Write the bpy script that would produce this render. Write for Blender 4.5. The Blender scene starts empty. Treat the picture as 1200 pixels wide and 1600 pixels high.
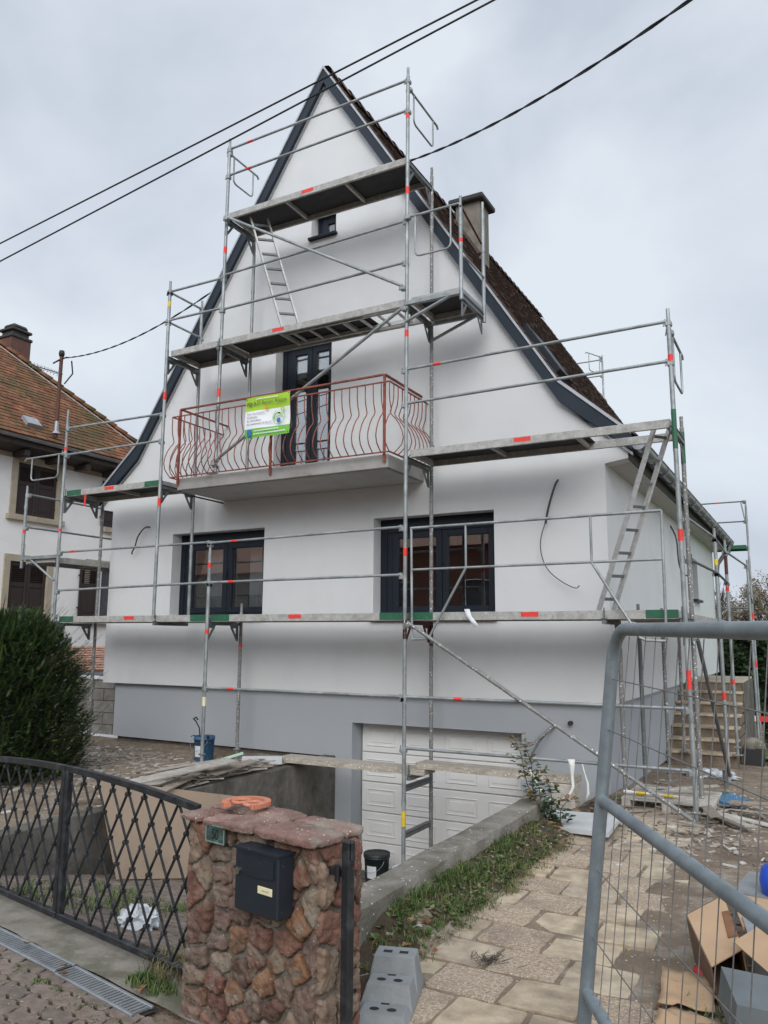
import bpy, math, random
from mathutils import Vector, Matrix
from mathutils.geometry import tessellate_polygon
random.seed(7)
R = math.radians
C = bpy.context.scene.collection
S = bpy.context.scene

# ------------------------------------------------------------------ materials
MATS = {}
def nd(nt, t, **kw):
    n = nt.nodes.new(t)
    for k, v in kw.items():
        if k.startswith('i_'):
            n.inputs[k[2:].replace('_', ' ')].default_value = v
        else:
            setattr(n, k, v)
    return n
def rgba(c): return (c[0], c[1], c[2], 1)
def mat(name, c1, c2=None, scale=5, rough=.8, metal=0, bump=0, bscale=60, pal=None, spots=None,
        stain=None, spec=.5, stretch=None, bdist=.01, contrast=(.35, .65)):
    """two noise-mixed colours, optional per-piece palette, optional specks and stains, bump"""
    m = bpy.data.materials.new(name); m.use_nodes = True
    nt = m.node_tree; L = nt.links.new
    b = nt.nodes['Principled BSDF']
    b.inputs['Roughness'].default_value = rough; b.inputs['Metallic'].default_value = metal
    b.inputs['Specular IOR Level'].default_value = spec
    tc = nd(nt, 'ShaderNodeTexCoord'); co = tc.outputs['Object']
    if stretch:
        mp = nd(nt, 'ShaderNodeMapping'); mp.inputs['Scale'].default_value = stretch
        L(co, mp.inputs['Vector']); co = mp.outputs['Vector']
    cur = None
    if pal:
        at = nd(nt, 'ShaderNodeAttribute', attribute_name='rnd')
        cr = nd(nt, 'ShaderNodeValToRGB'); cr.color_ramp.interpolation = 'LINEAR'
        el = cr.color_ramp.elements
        while len(el) < len(pal): el.new(.5)
        for i, c in enumerate(pal):
            el[i].position = i / (len(pal) - 1); el[i].color = rgba(c)
        L(at.outputs['Fac'], cr.inputs['Fac']); cur = cr.outputs['Color']
    nz = nd(nt, 'ShaderNodeTexNoise', i_Scale=scale, i_Detail=8, i_Roughness=.62)
    L(co, nz.inputs['Vector'])
    rm = nd(nt, 'ShaderNodeMapRange', i_From_Min=contrast[0], i_From_Max=contrast[1])
    L(nz.outputs['Fac'], rm.inputs['Value'])
    mx = nd(nt, 'ShaderNodeMix', data_type='RGBA')
    L(rm.outputs['Result'], mx.inputs['Factor'])
    if cur is not None:
        mul = nd(nt, 'ShaderNodeMix', data_type='RGBA', blend_type='MULTIPLY'); mul.inputs['Factor'].default_value = 1
        mx.inputs[6].default_value = rgba(c1); mx.inputs[7].default_value = rgba(c2 or c1)
        L(cur, mul.inputs[6]); L(mx.outputs[2], mul.inputs[7]); cur = mul.outputs[2]
    else:
        mx.inputs[6].default_value = rgba(c1); mx.inputs[7].default_value = rgba(c2 or c1); cur = mx.outputs[2]
    if stain:
        col, sc, lo, hi = stain
        n2 = nd(nt, 'ShaderNodeTexNoise', i_Scale=sc, i_Detail=5, i_Roughness=.6); L(tc.outputs['Object'], n2.inputs['Vector'])
        r2 = nd(nt, 'ShaderNodeMapRange', i_From_Min=lo, i_From_Max=hi); L(n2.outputs['Fac'], r2.inputs['Value'])
        m2 = nd(nt, 'ShaderNodeMix', data_type='RGBA'); L(r2.outputs['Result'], m2.inputs['Factor'])
        L(cur, m2.inputs[6]); m2.inputs[7].default_value = rgba(col); cur = m2.outputs[2]
    if spots:
        col, sc, th = spots
        v = nd(nt, 'ShaderNodeTexVoronoi', i_Scale=sc); L(tc.outputs['Object'], v.inputs['Vector'])
        n3 = nd(nt, 'ShaderNodeTexNoise', i_Scale=sc * .3, i_Detail=3); L(tc.outputs['Object'], n3.inputs['Vector'])
        mu = nd(nt, 'ShaderNodeMath', operation='MULTIPLY'); L(n3.outputs['Fac'], mu.inputs[0]); mu.inputs[1].default_value = th * 2
        lt = nd(nt, 'ShaderNodeMath', operation='LESS_THAN'); L(v.outputs['Distance'], lt.inputs[0]); L(mu.outputs[0], lt.inputs[1])
        m3 = nd(nt, 'ShaderNodeMix', data_type='RGBA'); L(lt.outputs[0], m3.inputs['Factor'])
        L(cur, m3.inputs[6]); m3.inputs[7].default_value = rgba(col); cur = m3.outputs[2]
    L(cur, b.inputs['Base Color'])
    if bump:
        nb = nd(nt, 'ShaderNodeTexNoise', i_Scale=bscale, i_Detail=6, i_Roughness=.6); L(tc.outputs['Object'], nb.inputs['Vector'])
        bp = nd(nt, 'ShaderNodeBump', i_Strength=bump, i_Distance=bdist); L(nb.outputs['Fac'], bp.inputs['Height'])
        L(bp.outputs['Normal'], b.inputs['Normal'])
    MATS[name] = m
    return m
def glass(name, tint, gloss=.16, rough=.0):
    m = bpy.data.materials.new(name); m.use_nodes = True; nt = m.node_tree; L = nt.links.new
    nt.nodes.remove(nt.nodes['Principled BSDF']); out = nt.nodes['Material Output']
    t = nd(nt, 'ShaderNodeBsdfTransparent'); t.inputs['Color'].default_value = rgba(tint)
    g = nd(nt, 'ShaderNodeBsdfGlossy'); g.inputs['Roughness'].default_value = rough; g.inputs['Color'].default_value = (1, 1, 1, 1)
    lw = nd(nt, 'ShaderNodeFresnel', i_IOR=1.5)
    ad = nd(nt, 'ShaderNodeMath', operation='ADD'); L(lw.outputs[0], ad.inputs[0]); ad.inputs[1].default_value = gloss
    tc = nd(nt, 'ShaderNodeTexCoord'); nz = nd(nt, 'ShaderNodeTexNoise', i_Scale=1.3, i_Detail=1); L(tc.outputs['Object'], nz.inputs['Vector'])
    bp = nd(nt, 'ShaderNodeBump', i_Strength=.08, i_Distance=.02); L(nz.outputs['Fac'], bp.inputs['Height']); L(bp.outputs['Normal'], g.inputs['Normal'])
    mx = nd(nt, 'ShaderNodeMixShader'); L(ad.outputs[0], mx.inputs[0]); L(t.outputs[0], mx.inputs[1]); L(g.outputs[0], mx.inputs[2])
    L(mx.outputs[0], out.inputs['Surface']); MATS[name] = m; return m

mat('render_white', (.67, .675, .67), (.61, .615, .612), .9, .92, bump=.8, bscale=150, bdist=.006, contrast=(.2, .8),
    stain=((.575, .58, .575), 1.6, .50, .95))
mat('render_grey', (.36, .38, .40), (.33, .35, .37), .7, .9, bump=.3, bscale=260, bdist=.004, contrast=(.2, .8))
mat('render_white_old', (.88, .87, .85), (.80, .79, .765), .8, .95, bump=.3, bscale=90, stain=((.62, .59, .53), .9, .62, .95))
mat('reveal_grey', (.36, .37, .38), (.33, .34, .35), 2, .9)
mat('soffit_beige', (.52, .50, .47), (.47, .455, .43), 1, .85)
mat('anthracite', (.013, .018, .027), (.010, .014, .021), 3, .45, spec=.25)
mat('fascia', (.021, .030, .042), (.017, .024, .034), 2.5, .5, bump=.08, bscale=30, spec=.25)
mat('edge_light', (.42, .43, .45), (.34, .35, .37), 6, .4, metal=.4)
mat('galv', (.31, .335, .335), (.21, .225, .225), 9, .5, metal=.45, bump=.1, bscale=80, spots=((.60, .61, .60), 42, .10),
    stain=((.44, .46, .46), 3.2, .5, .75))
mat('galv_dark', (.17, .18, .18), (.11, .115, .115), 12, .55, metal=.4, bump=.1, spots=((.5, .5, .48), 46, .12))
mat('galv_dirty', (.26, .26, .25), (.17, .165, .155), 12, .65, metal=.3, bump=.2, spots=((.68, .68, .66), 30, .21))
mat('galv_fence', (.26, .30, .32), (.185, .215, .23), 14, .45, metal=.4, bump=.12, bscale=50, stain=((.32, .36, .37), 9, .55, .8))
mat('wire', (.24, .235, .23), (.15, .135, .12), 20, .6, metal=.3)
mat('alu', (.52, .52, .50), (.38, .375, .36), 14, .5, metal=.35, bump=.15, spots=((.7, .7, .68), 34, .12), stain=((.30, .29, .27), 5, .52, .8))
mat('deck_edge', (.44, .435, .41), (.30, .29, .27), 18, .7, metal=.1, bump=.25, bscale=40, spots=((.68, .68, .66), 38, .13), stain=((.24, .23, .21), 6, .5, .8))
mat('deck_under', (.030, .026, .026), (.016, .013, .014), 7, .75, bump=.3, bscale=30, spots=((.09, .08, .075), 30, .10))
mat('red_tape', (.80, .045, .032), (.62, .035, .028), 30, .6)
mat('yellow_tape', (.75, .55, .04), (.6, .42, .03), 30, .6)
mat('green_paint', (.012, .12, .055), (.02, .085, .045), 18, .55, spots=((.4, .42, .4), 40, .1))
mat('dark_red', (.10, .018, .018), (.06, .014, .014), 14, .6)
mat('rust_rail', (.32, .085, .05), (.19, .05, .034), 18, .7, bump=.2, stain=((.06, .03, .025), 9, .5, .75))
mat('concrete', (.26, .235, .20), (.15, .135, .11), 5, .95, bump=.9, bscale=38, bdist=.015, stain=((.09, .085, .055), 2.6, .48, .72), spots=((.55, .54, .50), 22, .12))
mat('concrete_dark', (.15, .135, .115), (.085, .078, .066), 7, .95, bump=.7, bscale=45, stain=((.05, .05, .035), 2.6, .5, .75), spots=((.36, .35, .33), 34, .06))
mat('slab_grey', (.33, .32, .30), (.26, .25, .235), 3, .9, bump=.3, bscale=40, stain=((.16, .12, .10), 2.4, .55, .8))
mat('slab_under', (.50, .49, .47), (.42, .41, .39), 2, .9)
mat('riser_brown', (.22, .175, .13), (.13, .10, .075), 7, .95, bump=.8, bscale=30, stain=((.08, .065, .05), 3, .5, .75))
mat('block', (.24, .23, .205), (.17, .16, .145), 5, .95, bump=.6, bscale=45, pal=[(.75, .75, .75), (1, 1, 1), (1.15, 1.12, 1.05)], stain=((.11, .105, .09), 2.5, .55, .8))
mat('mortar', (.22, .195, .155), (.115, .10, .078), 16, .95, bump=1, bscale=60)
mat('sandstone', (.90, .86, .82), (.42, .38, .355), 14, .9, bump=.9, bscale=34, bdist=.014,
    pal=[(.15, .085, .065), (.25, .13, .095), (.29, .16, .115), (.23, .17, .145), (.31, .16, .085), (.33, .25, .19), (.17, .11, .095), (.34, .27, .20), (.24, .11, .08), (.21, .165, .14)],
    stain=((.22, .19, .15), 9, .50, .70), spots=((.50, .45, .38), 55, .09))
mat('capstone', (1, .96, .94), (.55, .5, .48), 8, .92, bump=.9, bscale=30, bdist=.014,
    pal=[(.24, .145, .12), (.31, .195, .165), (.27, .165, .14), (.34, .24, .195)], stain=((.27, .235, .19), 5, .46, .66), spots=((.60, .56, .50), 40, .12))
mat('mailbox', (.016, .023, .032), (.012, .017, .024), 4, .45, bump=.05, spots=((.4, .4, .4), 26, .035))
mat('chrome', (.6, .6, .58), (.5, .5, .5), 3, .25, metal=1)
mat('cream_label', (.75, .68, .42), (.7, .64, .4), 5, .6)
mat('plate_green', (.055, .095, .085), (.035, .06, .055), 30, .6, metal=.3, stain=((.13, .2, .175), 20, .5, .7))
mat('plate_edge', (.27, .36, .32), (.16, .24, .21), 30, .6, metal=.3)
mat('plate_digit', (.02, .03, .028), (.015, .02, .02), 30, .5, metal=.3)
mat('terracotta', (.58, .20, .11), (.48, .16, .09), 18, .7, bump=.2, stain=((.6, .33, .24), 20, .5, .75))
mat('black_iron', (.016, .018, .021), (.010, .011, .013), 20, .45, bump=.15, stain=((.045, .05, .055), 14, .5, .7), spots=((.10, .035, .02), 15, .07))
mat('tile_roof', (1, .96, .93), (.6, .57, .55), 3, .9, bump=.5, bscale=40,
    pal=[(.075, .048, .042), (.105, .066, .056), (.13, .082, .068), (.09, .062, .055), (.15, .10, .085)], stain=((.05, .042, .038), 1.2, .5, .75))
mat('tile_orange', (1, .95, .9), (.6, .55, .5), 2, .9, bump=.4, bscale=40,
    pal=[(.16, .07, .038), (.23, .10, .048), (.29, .12, .058), (.19, .10, .05), (.36, .15, .08)], stain=((.085, .072, .025), .9, .44, .66))
mat('tile_low', (.50, .30, .22), (.34, .19, .14), 9, .85, pal=[(.8, .8, .8), (1, 1, 1), (1.2, 1.15, 1.1)])
mat('chimney_grey', (.21, .19, .155), (.13, .12, .10), 4, .95, bump=.5, bscale=40, stain=((.10, .085, .065), 2, .5, .75))
mat('chimney_cap', (.055, .05, .048), (.04, .036, .034), 8, .9, bump=.3)
mat('chimney_brown', (.135, .062, .045), (.10, .05, .038), 5, .85)
mat('rust', (.13, .05, .035), (.08, .035, .025), 14, .8)
mat('shutter', (.036, .021, .020), (.028, .017, .016), 6, .6)
mat('stone_beige', (.44, .385, .29), (.36, .31, .235), 6, .9, bump=.3)
mat('wood_dark', (.045, .035, .03), (.03, .024, .02), 8, .7)
mat('zinc', (.36, .37, .385), (.26, .27, .28), 4, .38, metal=.7)
mat('garage_white', (.74, .73, .71), (.66, .655, .64), 1.5, .55, bump=.12, bscale=160, bdist=.003)
mat('curtain', (.60, .60, .59), (.52, .52, .51), 3, .95)
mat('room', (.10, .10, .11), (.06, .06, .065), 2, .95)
mat('dirt', (.27, .205, .145), (.145, .105, .072), 1.6, 1, bump=1, bscale=26, bdist=.03, stain=((.34, .30, .245), 4.5, .50, .75), spots=((.55, .52, .46), 24, .12))
mat('soil', (.085, .055, .035), (.05, .035, .022), 9, 1, bump=1, bscale=30, bdist=.03)
mat('rubble', (1, 1, 1), (.75, .74, .72), 12, .95, pal=[(.55, .53, .49), (.30, .25, .20), (.42, .38, .32), (.18, .13, .10), (.62, .60, .56)])
mat('leaf_litter', (1, 1, 1), (.7, .7, .7), 12, .9, pal=[(.20, .075, .03), (.30, .14, .06), (.13, .06, .03), (.33, .2, .09)])
mat('paver_slab', (1.1, 1.06, 1.0), (.66, .62, .57), 7, .9, bump=.5, bscale=50,
    pal=[(.44, .37, .275), (.50, .42, .31), (.53, .45, .34), (.48, .41, .32), (.42, .36, .28)], stain=((.20, .155, .11), 3.2, .46, .72), spots=((.55, .50, .42), 70, .10))
mat('paver_pebble', (1.12, 1.06, 1.0), (.50, .44, .38), 60, .9, bump=1, bscale=75, bdist=.012,
    pal=[(.48, .40, .31), (.53, .45, .35), (.45, .375, .30)], stain=((.22, .165, .12), 2.9, .47, .76), spots=((.66, .60, .53), 66, .20))
mat('klinker', (1, .95, .92), (.62, .58, .55), 16, .92, bump=.6, bscale=70,
    pal=[(.20, .165, .14), (.245, .20, .165), (.18, .155, .135), (.27, .215, .18), (.23, .195, .17)], stain=((.10, .10, .06), 3, .54, .75), spots=((.4, .38, .35), 60, .07))
mat('joint_moss', (.06, .075, .025), (.045, .04, .028), 12, 1, bump=.8)
mat('kerb_strip', (.27, .245, .205), (.17, .15, .12), 6, .95, bump=.6, bscale=50, stain=((.10, .10, .06), 3, .52, .75))
mat('asphalt', (.06, .058, .055), (.045, .044, .043), 20, .95, bump=.4)
mat('grate', (.40, .42, .43), (.30, .315, .32), 12, .45, metal=.6)
mat('grate_dark', (.02, .02, .018), (.03, .03, .026), 9, .9)
mat('grass', (1, 1, 1), (.75, .8, .7), 9, .8, pal=[(.04, .085, .016), (.07, .13, .024), (.11, .16, .04), (.20, .19, .085), (.05, .10, .02), (.09, .14, .03)])
mat('grass_dry', (1, 1, 1), (.75, .8, .7), 9, .9, pal=[(.25, .21, .10), (.17, .13, .06), (.16, .17, .06)])
mat('lawn', (.095, .16, .035), (.06, .10, .022), 1.5, 1, bump=.6, bscale=30)
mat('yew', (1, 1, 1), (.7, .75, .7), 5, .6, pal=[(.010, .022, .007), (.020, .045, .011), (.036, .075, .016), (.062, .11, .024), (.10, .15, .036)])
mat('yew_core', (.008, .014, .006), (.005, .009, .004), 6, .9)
mat('twig', (.06, .05, .035), (.04, .033, .024), 14, .9)
mat('bark', (.10, .085, .07), (.065, .055, .045), 8, .95)
mat('hedge_leaf', (1, 1, 1), (.7, .75, .7), 2, .7, pal=[(.012, .028, .009), (.02, .048, .012), (.032, .062, .016), (.012, .024, .010)])
mat('blossom', (1, 1, 1), (.8, .8, .8), 2, .8, pal=[(.42, .36, .33), (.30, .24, .19), (.16, .16, .07), (.22, .15, .12)])
mat('rose_leaf', (1, 1, 1), (.8, .8, .8), 9, .55, pal=[(.02, .045, .016), (.035, .07, .022), (.05, .085, .028)])
mat('rose_young', (1, 1, 1), (.8, .8, .8), 9, .55, pal=[(.11, .10, .03), (.20, .10, .045), (.09, .12, .03)])
mat('hardboard', (.40, .30, .215), (.35, .26, .185), 1.2, .75, stain=((.29, .215, .155), 3, .55, .8))
mat('cardboard', (.45, .30, .18), (.37, .245, .145), 3, .85, bump=.12, bscale=20)
mat('cardboard_shaded', (.16, .10, .065), (.13, .085, .055), 3, .9)  # cardboard with the shade of the box opening put into its colour
mat('plank', (.48, .43, .36), (.28, .245, .195), 10, .9, bump=.5, bscale=30, stretch=(1, 6, 6), spots=((.66, .63, .58), 24, .17))
mat('timber', (1, 1, 1), (.7, .68, .64), 12, .9, bump=.4, pal=[(.42, .37, .31), (.30, .235, .18), (.5, .46, .41), (.22, .17, .13), (.55, .52, .48)])
mat('mint', (.44, .62, .49), (.38, .55, .43), 4, .75)
mat('white_tile', (.56, .565, .56), (.48, .485, .48), 3, .6, bump=.1)
mat('foam_grey', (.13, .145, .15), (.10, .115, .12), 5, .8)
mat('plastic_grey', (.25, .26, .26), (.19, .20, .20), 7, .7, bump=.3, bscale=60, stain=((.27, .265, .24), 5, .5, .75), spots=((.4, .4, .38), 40, .07))
mat('hole_dark', (.012, .012, .013), (.02, .02, .02), 9, .9)
mat('blue_plastic', (.015, .09, .62), (.012, .07, .5), 4, .35)
mat('blue_bucket', (.030, .105, .21), (.022, .075, .155), 14, .5, spots=((.45, .5, .55), 26, .12))
mat('black_plastic', (.022, .024, .026), (.016, .017, .018), 14, .55, spots=((.3, .3, .3), 30, .07))
mat('teal_black', (.018, .032, .038), (.013, .024, .028), 6, .5, spots=((.3, .32, .32), 28, .05))
mat('label_white', (.68, .70, .72), (.6, .62, .64), 9, .7)
mat('foil', (.62, .64, .66), (.42, .44, .46), 9, .28, bump=.8, bscale=14, bdist=.03)
mat('strap_white', (.72, .72, .67), (.62, .62, .58), 9, .8)
mat('cable_black', (.014, .014, .015), (.010, .010, .011), 9, .6)
mat('conduit', (.05, .05, .053), (.035, .035, .037), 9, .6)
mat('sign_green', (.36, .58, .03), (.33, .54, .028), 3, .5)
mat('sign_green2', (.16, .46, .05), (.15, .43, .045), 3, .5)
mat('sign_white', (.78, .79, .80), (.75, .76, .77), 3, .5)
mat('sign_dark', (.06, .09, .03), (.06, .09, .03), 3, .6)
mat('sign_grey', (.28, .29, .32), (.26, .27, .3), 3, .6)
mat('sign_blue', (.03, .16, .42), (.03, .15, .4), 3, .5)
mat('sign_orange', (.75, .22, .03), (.7, .2, .03), 3, .5)
mat('brick_far', (1, 1, 1), (.8, .8, .8), 4, .95, pal=[(.17, .075, .05), (.22, .10, .07)])
mat('blue_pack', (.035, .16, .30), (.028, .13, .25), 9, .5, spots=((.6, .65, .7), 20, .14))
mat('red_plastic', (.45, .015, .015), (.38, .012, .012), 9, .5)
glass('pane', (.78, .80, .81), .13)

# ------------------------------------------------------------------ mesh builder
def props(o, label=None, cat=None, group=None, kind=None):
    if label: o['label'] = label
    if cat: o['category'] = cat
    if group: o['group'] = group
    if kind: o['kind'] = kind
    return o
def thing(name, loc, label, cat, group=None, rz=0, kind=None):
    o = bpy.data.objects.new(name, None); o.empty_display_size = .2
    o.location = loc; o.rotation_euler = (0, 0, rz); C.objects.link(o)
    return props(o, label, cat, group, kind)
def root_of(o):
    while o.parent: o = o.parent
    return o
class MB:
    def __init__(s): s.v = []; s.f = []; s.mi = []; s.r = []; s.sm = []; s.m = 0; s.rn = .5
    def add(s, vs, fs, sm=False, rn=None):
        k = len(s.v); s.v += [Vector(p) for p in vs]
        for f in fs:
            s.f.append([i + k for i in f]); s.mi.append(s.m); s.r.append(s.rn if rn is None else rn); s.sm.append(sm)
    def box(s, a, b, rn=None):
        x0, y0, z0 = a; x1, y1, z1 = b
        s.add([(x0, y0, z0), (x1, y0, z0), (x1, y1, z0), (x0, y1, z0), (x0, y0, z1), (x1, y0, z1), (x1, y1, z1), (x0, y1, z1)],
              [(3, 2, 1, 0), (4, 5, 6, 7), (0, 1, 5, 4), (1, 2, 6, 5), (2, 3, 7, 6), (3, 0, 4, 7)], rn=rn)
    def bbox(s, a, b, e=.006, rn=None):           # box with bevelled edges
        x0, y0, z0 = a; x1, y1, z1 = b
        e = min(e, (x1 - x0) * .45, (y1 - y0) * .45, (z1 - z0) * .45)
        def ring(z, i): return [(x0 + i, y0 + e, z), (x0 + e, y0 + i, z), (x1 - e, y0 + i, z), (x1 - i, y0 + e, z), (x1 - i, y1 - e, z), (x1 - e, y1 - i, z), (x0 + e, y1 - i, z), (x0 + i, y1 - e, z)]
        vs = ring(z0, e) + ring(z0 + e, 0) + ring(z1 - e, 0) + ring(z1, e)
        fs = [tuple(range(7, -1, -1)), tuple(range(24, 32))]
        for k in range(3):
            for i in range(8):
                j = (i + 1) % 8; fs.append((k * 8 + i, k * 8 + j, k * 8 + 8 + j, k * 8 + 8 + i))
        s.add(vs, fs, rn=rn)
    def obox(s, c, ax, ay, az, rn=None):          # oriented box from half-axis vectors
        c, ax, ay, az = map(Vector, (c, ax, ay, az))
        vs = [c + i * ax + j * ay + k * az for k in (-1, 1) for i, j in ((-1, -1), (1, -1), (1, 1), (-1, 1))]
        s.add(vs, [(3, 2, 1, 0), (4, 5, 6, 7), (0, 1, 5, 4), (1, 2, 6, 5), (2, 3, 7, 6), (3, 0, 4, 7)], rn=rn)
    def beam(s, p, q, w, h, up=(0, 0, 1), rn=None):
        p, q = Vector(p), Vector(q); d = (q - p); l = d.length; d.normalize()
        a = d.cross(Vector(up)).normalized(); b = a.cross(d)
        s.obox((p + q) / 2, d * l / 2, a * w / 2, b * h / 2, rn)
    def tube(s, pts, r, n=8, cap=True, rn=None):
        pts = [Vector(p) for p in pts]; k0 = len(s.v); m = len(pts)
        rs = r if isinstance(r, (list, tuple)) else [r] * m
        prev = None; vs = []
        for i, p in enumerate(pts):
            d = (pts[min(i + 1, m - 1)] - pts[max(i - 1, 0)]).normalized()
            if prev is None:
                a = d.orthogonal().normalized()
            else:
                a = (prev - d * prev.dot(d)).normalized()
            prev = a; b = d.cross(a)
            for j in range(n):
                t = 2 * math.pi * j / n; vs.append(p + (a * math.cos(t) + b * math.sin(t)) * rs[i])
        fs = []
        for i in range(m - 1):
            for j in range(n):
                jj = (j + 1) % n; fs.append((i * n + j, i * n + jj, (i + 1) * n + jj, (i + 1) * n + j))
        s.add(vs, fs, True, rn)
        if cap:
            s.add(vs[:n], [tuple(range(n - 1, -1, -1))], rn=rn); s.add(vs[-n:], [tuple(range(n))], rn=rn)
    def lathe(s, c, prof, n=20, rn=None):
        vs = []; fs = []
        for r, z in prof:
            for j in range(n):
                t = 2 * math.pi * j / n; vs.append((c[0] + r * math.cos(t), c[1] + r * math.sin(t), c[2] + z))
        for i in range(len(prof) - 1):
            for j in range(n):
                jj = (j + 1) % n; fs.append((i * n + j, i * n + jj, (i + 1) * n + jj, (i + 1) * n + j))
        s.add(vs, fs, True, rn)
    def prism(s, poly, ax, lo, hi, rn=None):      # polygon in the two other axes extruded along ax
        def P(a, b, t): return {0: (t, a, b), 1: (a, t, b), 2: (a, b, t)}[ax]
        n = len(poly); vs = [P(a, b, lo) for a, b in poly] + [P(a, b, hi) for a, b in poly]
        s.add(vs, [tuple(range(n)), tuple(range(2 * n - 1, n - 1, -1))] + [(i, i + n, (i + 1) % n + n, (i + 1) % n) for i in range(n)], rn=rn)
    def build(s, name, mats, parent=None, label=None, cat=None, group=None, kind=None, base=False, local=False):
        me = bpy.data.meshes.new(name)
        off = Vector((0, 0, 0))
        if parent is not None and not local: off = root_of(parent).location.copy()
        if base:
            xs = [v.x for v in s.v]; ys = [v.y for v in s.v]; zs = [v.z for v in s.v]
            off = Vector(((min(xs) + max(xs)) / 2, (min(ys) + max(ys)) / 2, min(zs)))
        me.from_pydata([tuple(v - off) for v in s.v], [], s.f)
        for m in (mats if isinstance(mats, (list, tuple)) else [mats]): me.materials.append(MATS[m])
        me.polygons.foreach_set('material_index', s.mi); me.polygons.foreach_set('use_smooth', s.sm)
        at = me.attributes.new('rnd', 'FLOAT', 'FACE'); at.data.foreach_set('value', s.r)
        me.update()
        o = bpy.data.objects.new(name, me); C.objects.link(o)
        if parent is not None: o.parent = parent
        elif base: o.location = off
        return props(o, label, cat, group, kind)
def copy_tree(o, parent=None):
    c = o.copy(); C.objects.link(c); c.parent = parent
    for ch in list(o.children): copy_tree(ch, c)
    return c
def text_mesh(name, body, size, m, parent, mw, align='LEFT', depth=.001, bold=0):
    cu = bpy.data.curves.new(name, 'FONT'); cu.body = body; cu.size = size; cu.align_x = align; cu.extrude = depth; cu.offset = bold
    t = bpy.data.objects.new(name, cu); C.objects.link(t)
    dg = bpy.context.evaluated_depsgraph_get(); me = bpy.data.meshes.new_from_object(t.evaluated_get(dg))
    bpy.data.objects.remove(t); bpy.data.curves.remove(cu)
    me.materials.clear(); me.materials.append(MATS[m]); me.transform(mw)
    o = bpy.data.objects.new(name, me); C.objects.link(o); o.parent = parent
    return o
def loc(o, p): return Vector(p) - root_of(o).location
# 2-D helpers
def clip_half(poly, px, py, nx, ny):
    out = []
    for i in range(len(poly)):
        a = poly[i]; b = poly[(i + 1) % len(poly)]
        da = (a[0] - px) * nx + (a[1] - py) * ny; db = (b[0] - px) * nx + (b[1] - py) * ny
        if da <= 0: out.append(a)
        if (da < 0) != (db < 0):
            t = da / (da - db); out.append((a[0] + (b[0] - a[0]) * t, a[1] + (b[1] - a[1]) * t))
    return out
def voronoi(seeds, rect, gap):
    x0, y0, x1, y1 = rect; cells = []
    for i, (sx, sy) in enumerate(seeds):
        poly = [(x0, y0), (x1, y0), (x1, y1), (x0, y1)]
        for j, (tx, ty) in enumerate(seeds):
            if i == j: continue
            dx, dy = tx - sx, ty - sy; d = math.hypot(dx, dy)
            if d > .8 * max(x1 - x0, y1 - y0) + .3 or d < 1e-6: continue
            nx, ny = dx / d, dy / d
            poly = clip_half(poly, (sx + tx) / 2 - nx * gap, (sy + ty) / 2 - ny * gap, nx, ny)
            if len(poly) < 3: break
        if len(poly) >= 3: cells.append(poly)
    return cells
def chaikin(poly, k=1, q=.25):
    for _ in range(k):
        o = []
        for i in range(len(poly)):
            a = poly[i]; b = poly[(i + 1) % len(poly)]
            o.append((a[0] * (1 - q) + b[0] * q, a[1] * (1 - q) + b[1] * q)); o.append((a[0] * q + b[0] * (1 - q), a[1] * q + b[1] * (1 - q)))
        poly = o
    return poly
def resample(poly, step, jit):
    o = []
    for i in range(len(poly)):
        a = poly[i]; b = poly[(i + 1) % len(poly)]; l = math.hypot(b[0] - a[0], b[1] - a[1]); n = max(1, int(l / step))
        for k in range(n):
            t = k / n; o.append((a[0] + (b[0] - a[0]) * t + random.uniform(-jit, jit), a[1] + (b[1] - a[1]) * t + random.uniform(-jit, jit)))
    return o
def centroid(p): return (sum(a[0] for a in p) / len(p), sum(a[1] for a in p) / len(p))
def stone(mb, poly, M, th, back=-.01, rn=None, dome=.3):
    """rounded stone over a 2-D outline; M maps (u, v, height) to a point"""
    c = centroid(poly); n = len(poly); rn = random.random() if rn is None else rn
    rings = [(1, back), (1.0, th * .35), (.93, th * .8), (.75, th * (1 + dome * .4)), (.42, th * (1 + dome))]
    vs = []; tx, ty = random.uniform(-.25, .25), random.uniform(-.25, .25)
    for s_, h in rings:
        for (x, y) in poly:
            dx, dy = (x - c[0]) * s_, (y - c[1]) * s_
            hh = h if h < 0 else h + (dx * tx + dy * ty) * .5 * (h / (th + 1e-6)) + random.uniform(-1, 1) * th * .06
            vs.append(M(c[0] + dx, c[1] + dy, hh))
    vs.append(M(c[0], c[1], th * (1 + dome)))
    fs = []
    for k in range(len(rings) - 1):
        for i in range(n):
            j = (i + 1) % n; fs.append((k * n + i, k * n + j, (k + 1) * n + j, (k + 1) * n + i))
    b = (len(rings) - 1) * n
    for i in range(n): fs.append((b + i, b + (i + 1) % n, len(vs) - 1))
    mb.add(vs, fs, True, rn)
def noise2(x, y):
    return (math.sin(x * 1.7 + y * 2.3) + math.sin(x * 3.1 - y * 1.3 + 2) * .6 + math.sin(x * 5.3 + y * 4.1 + 1) * .35 + math.sin(-x * 8.7 + y * 7.9) * .2) / 2.1

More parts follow.
